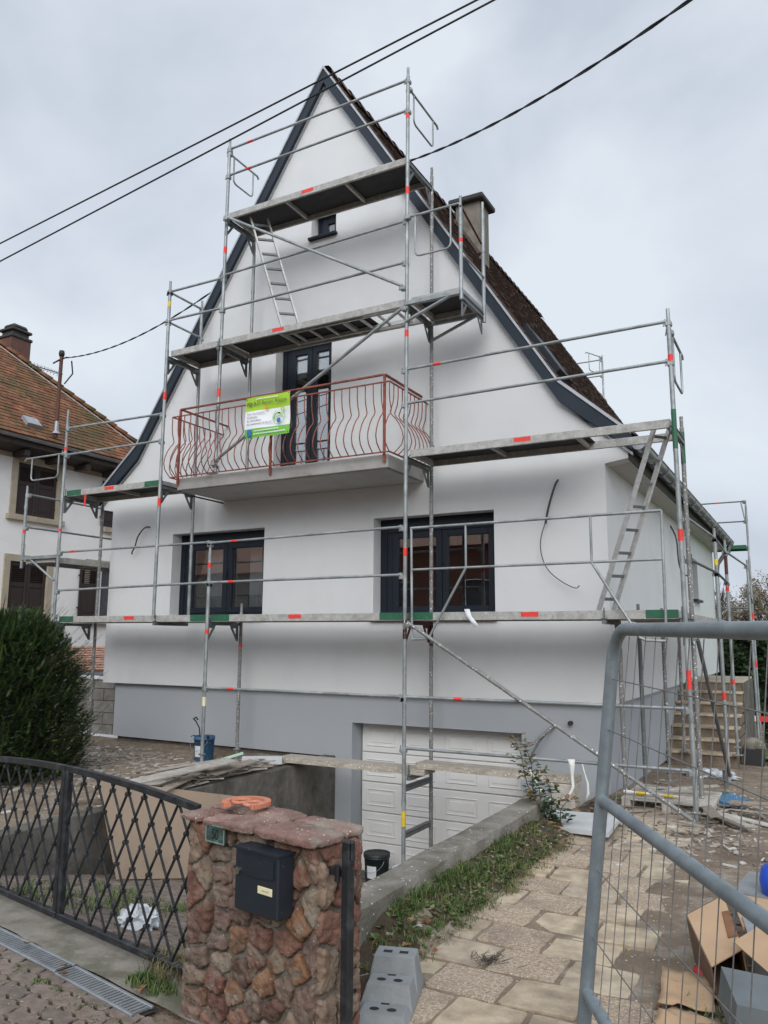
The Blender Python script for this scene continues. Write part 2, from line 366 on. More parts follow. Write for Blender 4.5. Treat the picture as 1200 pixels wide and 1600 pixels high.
# ------------------------------------------------------------------ camera
cam = bpy.data.cameras.new('camera'); co_ = bpy.data.objects.new('camera', cam); C.objects.link(co_)
cr_ = Vector((0.87847409, 0.47775415, 0.00585198)); cu_ = Vector((0.069947, -0.14071234, 0.98757656)); cf_ = Vector((-0.47264224, 0.86715109, 0.15702962))
co_.matrix_world = Matrix(((cr_[0], cu_[0], -cf_[0], 0), (cr_[1], cu_[1], -cf_[1], 0), (cr_[2], cu_[2], -cf_[2], 0), (0, 0, 0, 1)))
cam.sensor_fit = 'VERTICAL'; cam.sensor_height = 24; cam.lens = 1236.757 / 1600 * 24
cam.clip_end = 3000; cam.clip_start = .05; S.camera = co_

# ------------------------------------------------------------------ ground and paving (structure)
def H(x, y):
    if -6.06 < x < -2.42 and y > 3.42:
        return -1.70 - .235 * max(0, min(y, 9.72) - 3.5)
    if x <= -6.06: return -1.66 - .012 * max(0, y - 8)
    if x < -2.03 and 3.9 < y < 7.7: return -1.70 + .14 * min(1, (-2.03 - x) / .24) * min(1, (y - 3.9) / .3) * min(1, (7.7 - y) / .8)
    z = -1.70 if y < 7.5 else -1.70 - .034 * (y - 7.5)
    return max(z, -2.25)
def frange(a, b, s):
    o = []
    while a < b - 1e-6: o.append(a); a += s
    return o
gx = [-900, -300, -120, -60, -30, -20] + frange(-14, -6.14, .16) + [-6.12, -6.03] + frange(-5.95, -2.5, .16) + [-2.47, -2.37] + frange(-2.28, 3.2, .10) + [4, 6, 10, 20, 60, 200, 900]
gy = [-900, -200, -60, -20, -8, -2] + frange(0, 3.3, .2) + [3.38, 3.46] + frange(3.6, 13, .11) + frange(13, 26, .5) + [30, 45, 70, 120, 300, 900]
g = MB(); vs = []
for j, y in enumerate(gy):
    for i, x in enumerate(gx):
        z = H(x, y)
        ramp = -6.06 < x < -2.42 and 3.4 < y
        if not ramp and y > 3.4 and abs(x) < 15 and y < 25:
            z += .018 * noise2(x * 1.1, y * 1.1) + .008 * noise2(x * 4 + 3, y * 4) + random.uniform(-.004, .004)
            if -2.05 < x < -.55 and y < 10: z = min(z, H(x, y)) - .006 if x < -.86 - .11 * (y - 3.9) else z - .004
        elif not ramp: z -= .03
        if ramp: z -= .02
        if x < -6.1 and 7.2 < y < 9.6: z -= .05 * (y - 7.2) / 2.4
        vs.append((x, y, z))
nx_ = len(gx); fs = []
for j in range(len(gy) - 1):
    for i in range(nx_ - 1):
        fs.append((j * nx_ + i, j * nx_ + i + 1, (j + 1) * nx_ + i + 1, (j + 1) * nx_ + i))
g.add(vs, fs, True); g.build('ground', 'dirt', kind='structure')

GS = Vector((.982, -.19, 0)).normalized(); GN = Vector((-GS.y, GS.x, 0)); G0 = Vector((-2.84, 3.26, 0))
def gp(s, n, z): return G0 + GS * s + GN * n + Vector((0, 0, z))
def flat(name, m, s0, s1, n0, n1, z, bumpy=0, dz=.06):
    b = MB(); ns = max(2, int((s1 - s0) / .12)); nn = max(1, int((n1 - n0) / .06)); vs = []; fs = []
    for j in range(nn + 1):
        for i in range(ns + 1):
            s_ = s0 + (s1 - s0) * i / ns; n_ = n0 + (n1 - n0) * j / nn
            vs.append(gp(s_, n_, z + random.uniform(-bumpy, bumpy)))
    for j in range(nn):
        for i in range(ns):
            a = j * (ns + 1) + i; fs.append((a, a + 1, a + ns + 2, a + ns + 1))
    b.add(vs, fs, bumpy > 0)
    return b.build(name, m, kind='structure')
flat('threshold_strip', 'kerb_strip', -6.5, 1.2, -.235, .12, -1.695, .004)
def wavy_tiles(name, m, M, x0, x1, y0, y1, keep=lambda x, y: True, a=.21, c=.105, gap=.006):
    mb = MB(); row = 0; y = y0
    while y < y1:
        x = x0 - (a / 2 if row % 2 else 0)
        while x < x1:
            if keep(x + a / 2, y + c / 2):
                g2 = gap
                pts = []
                def seg(p, q, n):
                    for i in range(n): pts.append((p[0] + (q[0] - p[0]) * i / n, p[1] + (q[1] - p[1]) * i / n))
                A, B, Cc, D = (x + g2, y + g2), (x + a - g2, y + g2), (x + a - g2, y + c - g2), (x + g2, y + c - g2)
                seg(A, B, 10); seg(B, Cc, 5); seg(Cc, D, 10); seg(D, A, 5)
                wp = [(px + .010 * math.sin(2 * math.pi * py / c), py + .011 * math.sin(2 * math.pi * px / (a / 2))) for px, py in pts]
                cx, cy = centroid(wp); rn = random.random(); dz = random.uniform(-.004, .004); n = len(wp)
                tx, ty = random.uniform(-.02, .02), random.uniform(-.02, .02)
                vs = []
                for s_, h in ((1, -.02), (1, -.004), (.95, 0)):
                    for px, py in wp:
                        dx, dy = (px - cx), (py - cy)
                        vs.append(M(cx + dx * s_, cy + dy * (s_ if s_ == 1 else .92), h + dz + dx * tx + dy * ty))
                fs = [(k * n + i, k * n + (i + 1) % n, (k + 1) * n + (i + 1) % n, (k + 1) * n + i) for k in range(2) for i in range(n)]
                fs.append(tuple(range(2 * n, 3 * n))); mb.add(vs, fs, False, rn)
            x += a
        y += c; row += 1
    return mb.build(name, m, kind='structure')
flat('pavement_bed', 'joint_moss', -7, 9, -4.5, -.37, -1.716, .002)
wavy_tiles('pavement', 'klinker', lambda x, y, h: gp(x, y, h - 1.70), -4.2, .9, -2.0, -.38)
flat('street', 'asphalt', -60, 60, -12, -4.5, -1.72)
# driveway ramp down to the garage
b = MB(); b.add([(-6.0, 3.40, -1.712), (-2.44, 3.40, -1.712), (-2.44, 9.75, -3.19), (-6.0, 9.75, -3.19)], [(0, 1, 2, 3)]); b.build('driveway_bed', 'joint_moss', kind='structure')
wavy_tiles('driveway', 'klinker', lambda x, y, h: Vector((x, y, -1.70 - .235 * (y - 3.5) + h + .012)), -5.98, -2.6, 3.52, 7.8,
           keep=lambda x, y: (Vector((x, y, 0)) - G0).dot(GN) > .14)
b = MB(); b.box((-5.72, 9.62, -3.19), (-3.3, 9.98, -3.13)); b.build('garage_floor', 'concrete_dark', kind='structure')
# garden path of loose slabs
b = MB(); b2 = []
for r_ in range(24):
    y = 1.4 + r_ * .345
    xs = [-2.04, -1.66, -1.28, -.92, -.58]
    if r_ % 2: xs = [-2.04, -1.86, -1.47, -1.08, -.60]
    for i in range(4):
        x0, x1 = xs[i] + .008 + random.uniform(0, .008), xs[i + 1] - .008 - random.uniform(0, .008)
        if y > 8.4 and random.random() < .3: continue
        if (x0 + x1) / 2 > -.80 - .11 * (y - 3.9) and y > 2.6: continue
        yy0, yy1 = y + .008 + random.uniform(0, .010), y + .337 - random.uniform(0, .010)
        z = H(x0, y) + random.uniform(-.006, .006); tx, ty = random.uniform(-.018, .018), random.uniform(-.018, .018)
        sk_ = random.uniform(-.012, .012); sk2 = random.uniform(-.012, .012); pl = resample(chaikin([(x0, yy0 + sk_), (x1, yy0 - sk_), (x1 + sk2, yy1 - sk_), (x0 + sk2, yy1 + sk_)], 1, .035), .05, .005); cx, cy = centroid(pl); n = len(pl); vs = []
        for s_, h in ((1, -.05), (1, -.004), (.985, .0)):
            for px, py in pl: vs.append((cx + (px - cx) * s_, cy + (py - cy) * s_, z + h + (px - cx) * tx + (py - cy) * ty))
        fs = [(k * n + q, k * n + (q + 1) % n, (k + 1) * n + (q + 1) % n, (k + 1) * n + q) for k in range(2) for q in range(n)] + [tuple(range(2 * n, 3 * n))]
        b.m = 1 if random.random() < .45 else 0
        b.add(vs, fs, False, random.random())
b.build('garden_path', ['paver_slab', 'paver_pebble'], kind='structure')
# lawn behind the steps
b = MB(); vs = []
for j in range(20):
    for i in range(20): vs.append((-.95 + i * 2, 14.5 + j * 1.5, -1.9 - .02 * j + random.uniform(-.02, .02)))
b.add(vs, [(j * 20 + i, j * 20 + i + 1, j * 20 + i + 21, j * 20 + i + 20) for j in range(19) for i in range(19)], True)
b.build('lawn', 'lawn', kind='structure')

# ------------------------------------------------------------------ the house under renovation
XC = -6.26; AP = 8.90
def roofz(d):                                   # rake line: steep, then flatter towards the eaves
    return AP - 1.585 * d if d < 3.6 else AP - 1.585 * 3.6 - .90 * (d - 3.6)
YB = 20.5
house = thing('house', (XC, 9.5, -1.7), 'freshly rendered white house with steep dark gable, grey basement wall and scaffolding around it', 'house')
def wall_tess(outer, holes, P, mb, flip=False):
    polys = [[Vector((a, c, 0)) for a, c in outer]] + [[Vector((a, c, 0)) for a, c in h] for h in holes]
    tris = tessellate_polygon(polys); flatp = [p for pl in polys for p in pl]
    mb.add([P(p.x, p.y) for p in flatp], [tuple(reversed(t)) if flip else tuple(t) for t in tris])
def rect(x0, x1, z0, z1): return [(x0, z0), (x1, z0), (x1, z1), (x0, z1)]
W = dict(left=(-9.05, -7.22, .30, 1.63), right=(-5.34, -3.57, .27, 1.64), door=(-7.10, -6.08, 2.30, 4.50), small=(-6.49, -6.04, 6.10, 6.52))
TH = .27
mb = MB()
outer = [(-10.44, -.75), (-2.14, -.75), (-2.14, 2.10), (-1.86, 2.14), (-1.86, roofz(4.40) - .12), (XC + 3.6, roofz(3.6) - .12), (XC, AP - .2), (XC - 3.6, roofz(3.6) - .12),
         (-10.66, roofz(4.40) - .12), (-10.66, 2.14), (-10.44, 2.10)]
holes = [rect(*w) for w in W.values()]
wall_tess(outer, holes, lambda a, c: Vector((a, 9.5, c)), mb)
wall_tess(outer, [], lambda a, c: Vector((a, YB, c)), mb)
mb.box((-10.44, 9.502, -.75), (-10.2, YB - .002, 2.4)); 
# right side wall with a small window opening
SW = (16.75, 17.55, .80, 1.62)
o2 = [(9.502, -.75), (YB - .002, -.75), (YB - .002, 2.3), (9.502, 2.3)]
wall_tess(o2, [[(SW[0], SW[2]), (SW[1], SW[2]), (SW[1], SW[3]), (SW[0], SW[3])]], lambda a, c: Vector((-2.14, a, c)), mb)
mb.add([(-10.44, 9.5, -.75), (-2.14, 9.5, -.75), (-2.14, 9.8, -.75), (-10.44, 9.8, -.75), (-2.14, YB, -.75), (-2.4, YB, -.75), (-2.4, 9.8, -.75)], [(3, 2, 1, 0), (2, 4, 5, 6)])
mb.add([(-2.14, 9.5, 2.10), (-1.86, 9.5, 2.14), (-1.86, 9.72, 2.14), (-2.14, 9.72, 2.10)], [(0, 1, 2, 3)])
mb.add([(-1.86, 9.5, 2.14), (-1.86, 9.5, roofz(4.4) - .12), (-1.86, 9.72, roofz(4.4) - .12), (-1.86, 9.72, 2.14)], [(3, 2, 1, 0)])
white = mb.build('wall', 'render_white', house)
for k, (x0, x1, z0, z1) in W.items():             # reveals
    r = MB(); y0, y1 = 9.5, 9.5 + TH
    r.add([(x0, y0, z0), (x0, y0, z1), (x0, y1, z1), (x0, y1, z0)], [(0, 1, 2, 3)])
    r.add([(x1, y0, z0), (x1, y0, z1), (x1, y1, z1), (x1, y1, z0)], [(3, 2, 1, 0)])
    r.add([(x0, y0, z1), (x1, y0, z1), (x1, y1, z1), (x0, y1, z1)], [(0, 1, 2, 3)])
    r.add([(x0, y0, z0), (x1, y0, z0), (x1, y1, z0), (x0, y1, z0)], [(3, 2, 1, 0)])
    r.build('window_reveal', 'render_white', white)
r = MB(); r.add([(-2.14, SW[0], SW[2]), (-2.14, SW[1], SW[2]), (-2.14, SW[1], SW[3]), (-2.14, SW[0], SW[3]), (-2.4, SW[0], SW[2]), (-2.4, SW[1], SW[2]), (-2.4, SW[1], SW[3]), (-2.4, SW[0], SW[3])],
               [(0, 1, 5, 4), (1, 2, 6, 5), (2, 3, 7, 6), (3, 0, 4, 7)]); r.build('window_reveal', 'reveal_grey', white)
# basement wall, set back a little
mb = MB(); GX0, GX1, GZ = -5.72, -3.30, -1.15
o3 = [(-10.27, -1.60), (-6.0, -1.62), (-5.98, -3.18), (GX0, -3.18), (GX0, GZ), (GX1, GZ), (GX1, -3.18), (-2.42, -3.18), (-2.42, -1.84), (-2.24, -1.85), (-2.24, -.75), (-10.27, -.75)]
wall_tess(o3, [], lambda a, c: Vector((a, 9.62, c)), mb)
mb.add([(-2.24, 9.62, -1.85), (-2.24, 12.9, -1.86), (-2.24, YB, -1.95), (-2.24, YB, -.75), (-2.24, 9.62, -.75)], [(0, 1, 2, 3, 4)])
mb.add([(-10.27, 9.62, -.75), (-10.27, 9.62, -1.6), (-10.27, YB, -1.6), (-10.27, YB, -.75)], [(0, 1, 2, 3)])
mb.add([(GX0, 9.62, -3.18), (GX0, 9.9, -3.18), (GX0, 9.9, GZ), (GX0, 9.62, GZ), (GX1, 9.62, -3.18), (GX1, 9.9, -3.18), (GX1, 9.9, GZ), (GX1, 9.62, GZ)], [(0, 3, 2, 1), (4, 5, 6, 7), (3, 7, 6, 2)])
mb.build('basement_wall', 'render_grey', house)
mb = MB(); mb.box((-10.22, 9.68, -2.0), (-6.1, 9.9, -1.595)); mb.box((-2.5, 9.68, -2.2), (-2.30, YB - .1, -1.83)); mb.build('foundation', 'concrete_dark', house)
# floor slab and room backs so that nothing shows through the windows
def room(x0, x1, z0, z1, y0=9.8, y1=11.2):
    b = MB(); b.add([(x0, y1, z0), (x1, y1, z0), (x1, y1, z1), (x0, y1, z1), (x0, y0, z0), (x1, y0, z0), (x1, y0, z1), (x0, y0, z1)],
                    [(0, 1, 2, 3), (0, 4, 5, 1), (3, 2, 6, 7), (0, 3, 7, 4), (1, 5, 6, 2)])
    return b.build('room', 'room', house)
room(-9.4, -6.9, -.2, 2.0); room(-5.7, -3.3, -.2, 2.0); room(-7.3, -5.9, 2.2, 4.7); room(-6.7, -5.9, 5.9, 6.8)

def casement(x0, x1, z0, z1, leaves, top=.17, left=.20, ft=.065, y=9.70, bars=False, curtain=None):
    f = MB(); f.bbox((x0, y, z1 - top), (x1, y + .07, z1)); f.bbox((x0, y, z0), (x1, y + .07, z0 + ft)); f.bbox((x1 - ft, y + .001, z0 + ft), (x1, y + .07, z1 - top)); f.bbox((x0, y + .001, z0 + ft), (x0 + left, y + .07, z1 - top))
    f.box((x0 + left * .45, y - .012, z0 + .01), (x0 + left * .55, y, z1 - .02))
    win = f.build('window' if z0 < 2 or z0 > 5 else 'balcony_door', 'anthracite', house)
    lx0, lx1 = x0 + left, x1 - ft; w = (lx1 - lx0) / leaves
    s = MB()
    for i in range(leaves):
        a, b_ = lx0 + i * w + .004, lx0 + (i + 1) * w - .004; y2 = y + .012
        s.bbox((a, y2 - .03, z0 + ft + .004), (a + .085, y2 + .04, z1 - top - .004)); s.bbox((b_ - .085, y2 - .03, z0 + ft + .004), (b_, y2 + .04, z1 - top - .004))
        s.bbox((a + .085, y2 - .029, z0 + ft + .004), (b_ - .085, y2 + .04, z0 + ft + .09)); s.bbox((a + .085, y2 - .029, z1 - top - .09), (b_ - .085, y2 + .04, z1 - top - .004))
        if bars:
            for zz in bars: s.box((a + .085, y2 - .02, zz), (b_ - .085, y2 + .03, zz + .03))
        p = MB(); p.box((a + .08, y2 + .0, z0 + ft + .085), (b_ - .08, y2 + .012, z1 - top - .085)); p.build('pane', 'pane', win)
    s.build('sash', 'anthracite', win)
    h = MB(); m_ = lx0 + w if leaves > 1 else lx1 - .05
    h.box((m_ - .012, y - .045, (z0 + z1) / 2 - .06), (m_ + .012, y - .02, (z0 + z1) / 2 + .06)); h.build('handle', 'anthracite', win)
    if curtain:
        for (a, b_) in curtain:
            c = MB(); n = 24; vs = []
            for i in range(n + 1):
                x = a + (b_ - a) * i / n; yy = y + .22 + .03 * math.sin(i * 1.7) + .01 * math.sin(i * 3.1)
                vs += [(x, yy, z0 + .05), (x, yy, z1 - .05)]
            c.add(vs, [(2 * i, 2 * i + 2, 2 * i + 3, 2 * i + 1) for i in range(n)], True); c.build('curtain', 'curtain', win)
    if z0 < 2 or z0 > 5:
        c = MB(); c.bbox((x0 - .03, 9.44, z0 - .05), (x1 + .03, y + .01, z0 - .003)); c.build('sill', 'anthracite', win)
    return win
casement(*W['left'], 2, curtain=[(-8.62, -8.10), (-7.80, -7.33)]); casement(*W['right'], 2, top=.19)
casement(*W['door'], 2, top=.10, left=.17, y=9.68); casement(*W['small'], 1, top=.06, left=.11, ft=.04, y=9.68)
sm_ = MB(); sm_.box((-2.36, SW[0], SW[2]), (-2.32, SW[1], SW[3])); wn = sm_.build('window', 'anthracite', house)
c = MB(); c.box((-2.15, SW[0] - .03, SW[2] - .05), (-2.06, SW[1] + .03, SW[2] - .003)); c.build('sill', 'anthracite', wn)
# garage door
gd = MB(); gd.box((GX0 + .004, 9.90, -3.13), (GX1 - .004, 9.94, GZ - .004))
gdoor = gd.build('garage_door', 'garage_white', house)
nr, nc = 5, 4; sh = (GZ - .02 + 3.13) / nr; cw = (GX1 - GX0 - .04) / nc
for i in range(nr):
    z0 = -3.13 + i * sh; s = MB()
    s.bbox((GX0 + .015, 9.872, z0 + .006), (GX1 - .015, 9.90, z0 + sh - .006), .008)
    for j in range(nc):
        x0 = GX0 + .02 + j * cw + .075; x1 = GX0 + .02 + (j + 1) * cw - .075; a, c_ = z0 + .085, z0 + sh - .085
        w_ = .016
        s.bbox((x0, 9.860, a), (x1, 9.875, a + w_), .006); s.bbox((x0, 9.860, c_ - w_), (x1, 9.875, c_), .006)
        s.bbox((x0, 9.861, a + w_), (x0 + w_, 9.875, c_ - w_), .006); s.bbox((x1 - w_, 9.861, a + w_), (x1, 9.875, c_ - w_), .006)
        s.bbox((x0 + .05, 9.864, a + .05), (x1 - .05, 9.875, c_ - .05), .008)
    s.build('door_section', 'garage_white', gdoor)
# rake boards and edge strips
def rake_pts(side, drop, y):
    ds = [0, 3.6, 4.46]; o = []
    for d in ds: o.append((XC + side * d, y, roofz(d) - drop))
    return o
for side in (-1, 1):
    f = MB()
    def band(y0, y1, top, bot, mb):
        P = [(0, AP - top, AP - bot)] + [(3.6, roofz(3.6) - top, roofz(3.6) - bot), (4.46, roofz(4.46) - top, roofz(4.46) - bot * .78)]
        vs = []
        for d, zt, zb in P:
            x = XC + side * d; vs += [(x, y0, zt), (x, y0, zb), (x, y1, zb), (x, y1, zt)]
        fs = [(0, 1, 2, 3), (11, 10, 9, 8)]
        for i in range(2):
            a = i * 4
            for k in range(4): fs.append((a + k, a + 4 + k, a + 4 + (k + 1) % 4, a + (k + 1) % 4))
        if side < 0: fs = [tuple(reversed(q)) for q in fs]
        mb.add(vs, fs)
    band(9.40, 9.497, .005, .26, f); rb = f.build('rake_board', 'fascia', house)
    e = MB(); band(9.382, 9.402, -.028, .022, e); e.build('edge_strip', 'edge_light', rb)
    e = MB(); band(9.455, 9.499, .262, .285, e); e.build('lower_strip', 'edge_light', rb)  # pale trim along the lower edge of the rake board
# roof of flat tiles
def tile_rows(path, y0, y1, tw, ex, mb, M, lift=.022, sag=0):
    """path: list of (d, z) from top to bottom in the slope plane; tiles laid as overlapping thin wedges"""
    segs = []; L_ = 0
    for i in range(len(path) - 1):
        l = math.dist(path[i], path[i + 1]); segs.append((L_, l, path[i], path[i + 1])); L_ += l
    def at(s):
        for (a, l, p, q) in segs:
            if s <= a + l + 1e-6 or (a, l, p, q) == segs[-1]:
                t = (s - a) / l; return (p[0] + (q[0] - p[0]) * t, p[1] + (q[1] - p[1]) * t), ((q[0] - p[0]) / l, (q[1] - p[1]) / l)
    n = int(L_ / ex); k = 0
    for r_ in range(n):
        s0 = r_ * ex - ex * .35; s1 = (r_ + 1) * ex
        (a, da) = at(max(s0, 0)); (b_, db) = at(s1)
        y = y0 - (tw / 2 if r_ % 2 else 0)
        while y < y1:
            ya, yb = max(y, y0) + .003, min(y + tw, y1) - .003
            if yb - ya > .03:
                nx, nz = -db[1], db[0]
                if nz < 0: nx, nz = -nx, -nz
                j = random.uniform(-.004, .008); jj = random.uniform(-.004, .004)
                t1 = lift + j
                vs = [M(a[0], ya, a[1] + .002), M(a[0], yb, a[1] + .002), M(b_[0] + nx * t1, yb, b_[1] + nz * t1 + jj), M(b_[0] + nx * t1, ya, b_[1] + nz * t1),
                      M(b_[0] - nx * .004, ya, b_[1] - nz * .004), M(b_[0] - nx * .004, yb, b_[1] - nz * .004)]
                mb.add(vs, [(0, 1, 2, 3), (3, 2, 5, 4), (0, 3, 4), (1, 5, 2)], rn=random.random())
            y += tw
for side in (-1, 1):
    rf = MB()
    P = [(0, AP - .015), (3.6, roofz(3.6) - .0), (4.55, roofz(4.55) + .02)]
    tile_rows(P, 9.46, YB + .12, .19, .165, rf, lambda d, y, z, s=side: (XC + s * d, y, z))
    # verge tiles: a raised, ragged first column along both gable edges
    for k in range(48):
        d = .05 + k * .0885
        z = roofz(d) + .018; dz = 1.585 if d < 3.6 else .9
        for yy in (9.47, YB):
            q = random.uniform(-.01, .01)
            rf.beam((XC + side * d, yy + .06, z + q), (XC + side * (d + .092), yy + .06, z - dz * .092 + q + .012), .13, .035, (0, 0, 1), random.random())
    rf.build('roof', 'tile_roof', house)
    u = MB(); vs = []
    for d in (0, 3.6, 4.5): vs += [(XC + side * d, 9.45, roofz(d) - .02), (XC + side * d, YB + .1, roofz(d) - .02)]
    u.add(vs, [(0, 2, 3, 1), (2, 4, 5, 3)]); u.build('roof_deck', 'wood_dark', house)
rd = MB()
for k in range(36):
    y = 9.45 + k * .31; pts = []
    for i in range(2):
        yy = y + i * .33
        for t in range(7):
            an = math.pi * (t / 6); rr = .125 - .018 * i
            pts.append((XC + rr * math.cos(an), yy, AP - .095 + rr * 1.1 * math.sin(an) + .02 * (1 - i)))
    rd.add(pts, [(t, t + 1, t + 8, t + 7) for t in range(6)], True, random.random())
rd.build('ridge', 'tile_roof', house)
# skylight low on the right slope
sk = MB()
dv = Vector((1, 0, -1.585)).normalized(); nv = Vector((1.585, 0, 1)).normalized(); c0 = Vector((XC + 3.2, 10.25, roofz(3.2) + .01))
sk.obox(c0 + nv * .03, dv * .42, Vector((0, .33, 0)), nv * .055)
skl = sk.build('skylight', 'anthracite', house)
sk = MB(); sk.obox(c0 + nv * .075, dv * .34, Vector((0, .26, 0)), nv * .014); sk.build('pane', 'anthracite', skl)
# eaves on both long sides
for side in (-1, 1):
    e = MB(); X0 = XC + side * 4.12; X1 = XC + side * 4.40
    vs = [(X0, 9.72, 2.10), (X1, 9.72, 2.14), (X1, YB, 2.14), (X0, YB, 2.10)]
    e.add(vs, [(3, 2, 1, 0) if side > 0 else (0, 1, 2, 3)])
    so = e.build('soffit', 'soffit_beige', house)
    e = MB(); e.box((min(X1, X1 + side * .02), 9.504, 2.12), (max(X1, X1 + side * .02), YB, roofz(4.4) - .05)); e.build('fascia_board', 'wood_dark', house)
    gt = MB(); gxc = XC + side * 4.53; zc = 2.30; n = 9
    for part in range(5):
        ya, yb = 9.46 + part * 2.22, 9.46 + (part + 1) * 2.22 - .004
        vs = []
        for yy in (ya, yb):
            for r_ in (.082, .076):
                for t in range(n + 1):
                    an = math.pi + math.pi * t / n; vs.append((gxc + r_ * math.cos(an), yy, zc + r_ * math.sin(an)))
        m_ = n + 1; fs = []
        for t in range(n):
            fs.append((t, t + 1, 2 * m_ + t + 1, 2 * m_ + t)); fs.append((m_ + t, 3 * m_ + t, 3 * m_ + t + 1, m_ + t + 1))
        gt.add(vs, fs, True)
    for k in range(16):
        yy = 9.7 + k * .7
        for t in range(8):
            a1, a2 = math.pi + math.pi * t / 8, math.pi + math.pi * (t + 1) / 8
            gt.beam((gxc + .088 * math.cos(a1), yy, zc + .088 * math.sin(a1)), (gxc + .088 * math.cos(a2), yy, zc + .088 * math.sin(a2)), .03, .004, (0, 1, 0))
    gt.tube([(gxc + side * .085, 9.46, zc + .005), (gxc + side * .085, YB, zc + .005)], .011)
    vs = [(gxc, 9.459, zc)] + [(gxc + .08 * math.cos(math.pi + math.pi * t / n), 9.459, zc + .08 * math.sin(math.pi + math.pi * t / n)) for t in range(n + 1)]
    gt.add(vs, [(0, i + 1, i + 2) for i in range(n)])
    gut = gt.build('gutter', 'zinc', house)
dp = MB(); dp.tube([(-1.74, 20.3, 2.22), (-1.76, 20.3, 2.05), (-1.9, 20.34, 1.95), (-2.02, 20.36, 1.78), (-2.05, 20.37, 1.55), (-2.05, 20.37, -2.1)], .048, 12)
dp.build('downpipe', 'zinc', house)
# chimney
ch = MB(); ch.box((-5.30, 12.4, 6.6), (-4.84, 12.85, 7.80)); cm = ch.build('chimney', 'chimney_grey', house)
ch = MB(); ch.bbox((-5.41, 12.29, 7.80), (-4.74, 12.96, 7.90), .02); ch.build('chimney_cap', 'chimney_cap', cm)
ch = MB()
for k in range(9): ch.beam((-5.30 + k * .053, 12.36, roofz(-5.30 + k * .053 - XC) + .12), (-5.25 + k * .053, 12.36, roofz(-5.25 + k * .053 - XC) + .12), .08, .05, rn=random.random())
ch.build('flashing', 'tile_roof', cm)
# balcony slab with its railing
bal = MB(); bal.bbox((-8.03, 8.46, 2.09), (-4.56, 9.495, 2.265), .008); bs = bal.build('balcony', 'slab_grey', house)
u = MB(); u.box((-7.98, 8.50, 2.083), (-4.61, 9.495, 2.092)); u.build('underside', 'slab_under', bs)
u = MB(); u.tube([(-8.03, 8.75, 2.06), (-8.03, 9.49, 2.06)], .012); u.build('drip_pipe', 'wood_dark', bs)
def belly(P, mb, r_=.0072):
    prof = [(3.17, 0), (3.02, 0), (2.92, .012), (2.86, .035), (2.815, .05), (2.77, .03), (2.72, -.02), (2.64, -.075), (2.54, -.12), (2.45, -.135), (2.37, -.11), (2.31, -.05), (2.27, 0)]
    mb.tube([P(o, z) for z, o in prof], r_, 6)
yb_, xl, xr = 8.38, -8.10, -4.50
for (nm, pts) in (('handrail', [(-8.0, 8.44, 3.29), (-4.6, 8.44, 3.29)]), ('handrail', [(-8.0, 8.44, 3.29), (-8.0, 9.49, 3.29)]), ('handrail', [(-4.6, 8.44, 3.29), (-4.6, 9.49, 3.29)])):
    r = MB(); r.beam(pts[0], pts[1], .04, .018); r.build(nm, 'rust_rail', bs)
for z in (3.17, 2.27):
    r = MB(); r.beam((xl, yb_, z), (xr, yb_, z), .022, .014); r.beam((xl, yb_, z), (xl, 9.49, z), .022, .014); r.beam((xr, yb_, z), (xr, 9.49, z), .022, .014); r.build('rail', 'rust_rail', bs)
for k in range(32):
    t = MB(); x = xl + (xr - xl) * k / 31; belly(lambda o, z: (x, yb_ + o, z), t); t.build('baluster', 'rust_rail', bs)
for k in range(1, 10):
    for x, s_ in ((xl, 1), (xr, -1)):
        t = MB(); y = yb_ + k * .117; belly(lambda o, z: (x + o * s_, y, z), t); t.build('baluster', 'rust_rail', bs)
for x, y in ((-8.0, 8.435), (-6.35, 8.435), (-4.6, 8.435)):
    t = MB(); t.beam((x, y, 2.16), (x, y, 3.285), .028, .028, (0, 1, 0)); t.build('post', 'rust_rail', bs)
# conduits and small fittings on the walls
def cable(name, pts, r_, m, parent=None, **kw):
    t = MB(); P = [Vector(p) for p in pts]; out = []
    for i in range(len(P) - 1):
        p0 = P[max(i - 1, 0)]; p1 = P[i]; p2 = P[i + 1]; p3 = P[min(i + 2, len(P) - 1)]
        for k in range(6):
            u_ = k / 6; out.append(.5 * ((2 * p1) + (-p0 + p2) * u_ + (2 * p0 - 5 * p1 + 4 * p2 - p3) * u_ ** 2 + (-p0 + 3 * p1 - 3 * p2 + p3) * u_ ** 3))
    out.append(P[-1]); t.tube(out, r_, 7); return t.build(name, m, parent, **kw)
cable('conduit', [(-2.72, 9.52, 1.96), (-2.74, 9.42, 1.86), (-2.82, 9.40, 1.6), (-2.87, 9.42, 1.40)], .014, 'conduit', house)
cable('wire', [(-2.87, 9.42, 1.42), (-2.93, 9.4, 1.2), (-2.92, 9.4, 1.0), (-2.84, 9.4, .82), (-2.68, 9.4, .68), (-2.52, 9.4, .60), (-2.47, 9.4, .63)], .006, 'conduit', house)
cable('conduit', [(-9.56, 9.52, 1.78), (-9.60, 9.42, 1.76), (-9.70, 9.38, 1.62), (-9.76, 9.38, 1.45), (-9.83, 9.4, 1.38), (-9.84, 9.4, 1.33)], .012, 'conduit', house)
cable('conduit', [(-2.14, 14.3, 1.95), (-2.04, 14.2, 1.7), (-2.02, 14.2, 1.3), (-1.98, 14.35, 1.12), (-1.9, 14.6, 1.08)], .013, 'conduit', house)
cable('ring_bracket', [(-2.86, 9.63, -1.02), (-2.93, 9.52, -1.08), (-3.02, 9.44, -1.17), (-3.12, 9.40, -1.25), (-3.25, 9.38, -1.27), (-3.36, 9.40, -1.28)], .017, 'galv_dirty', house)
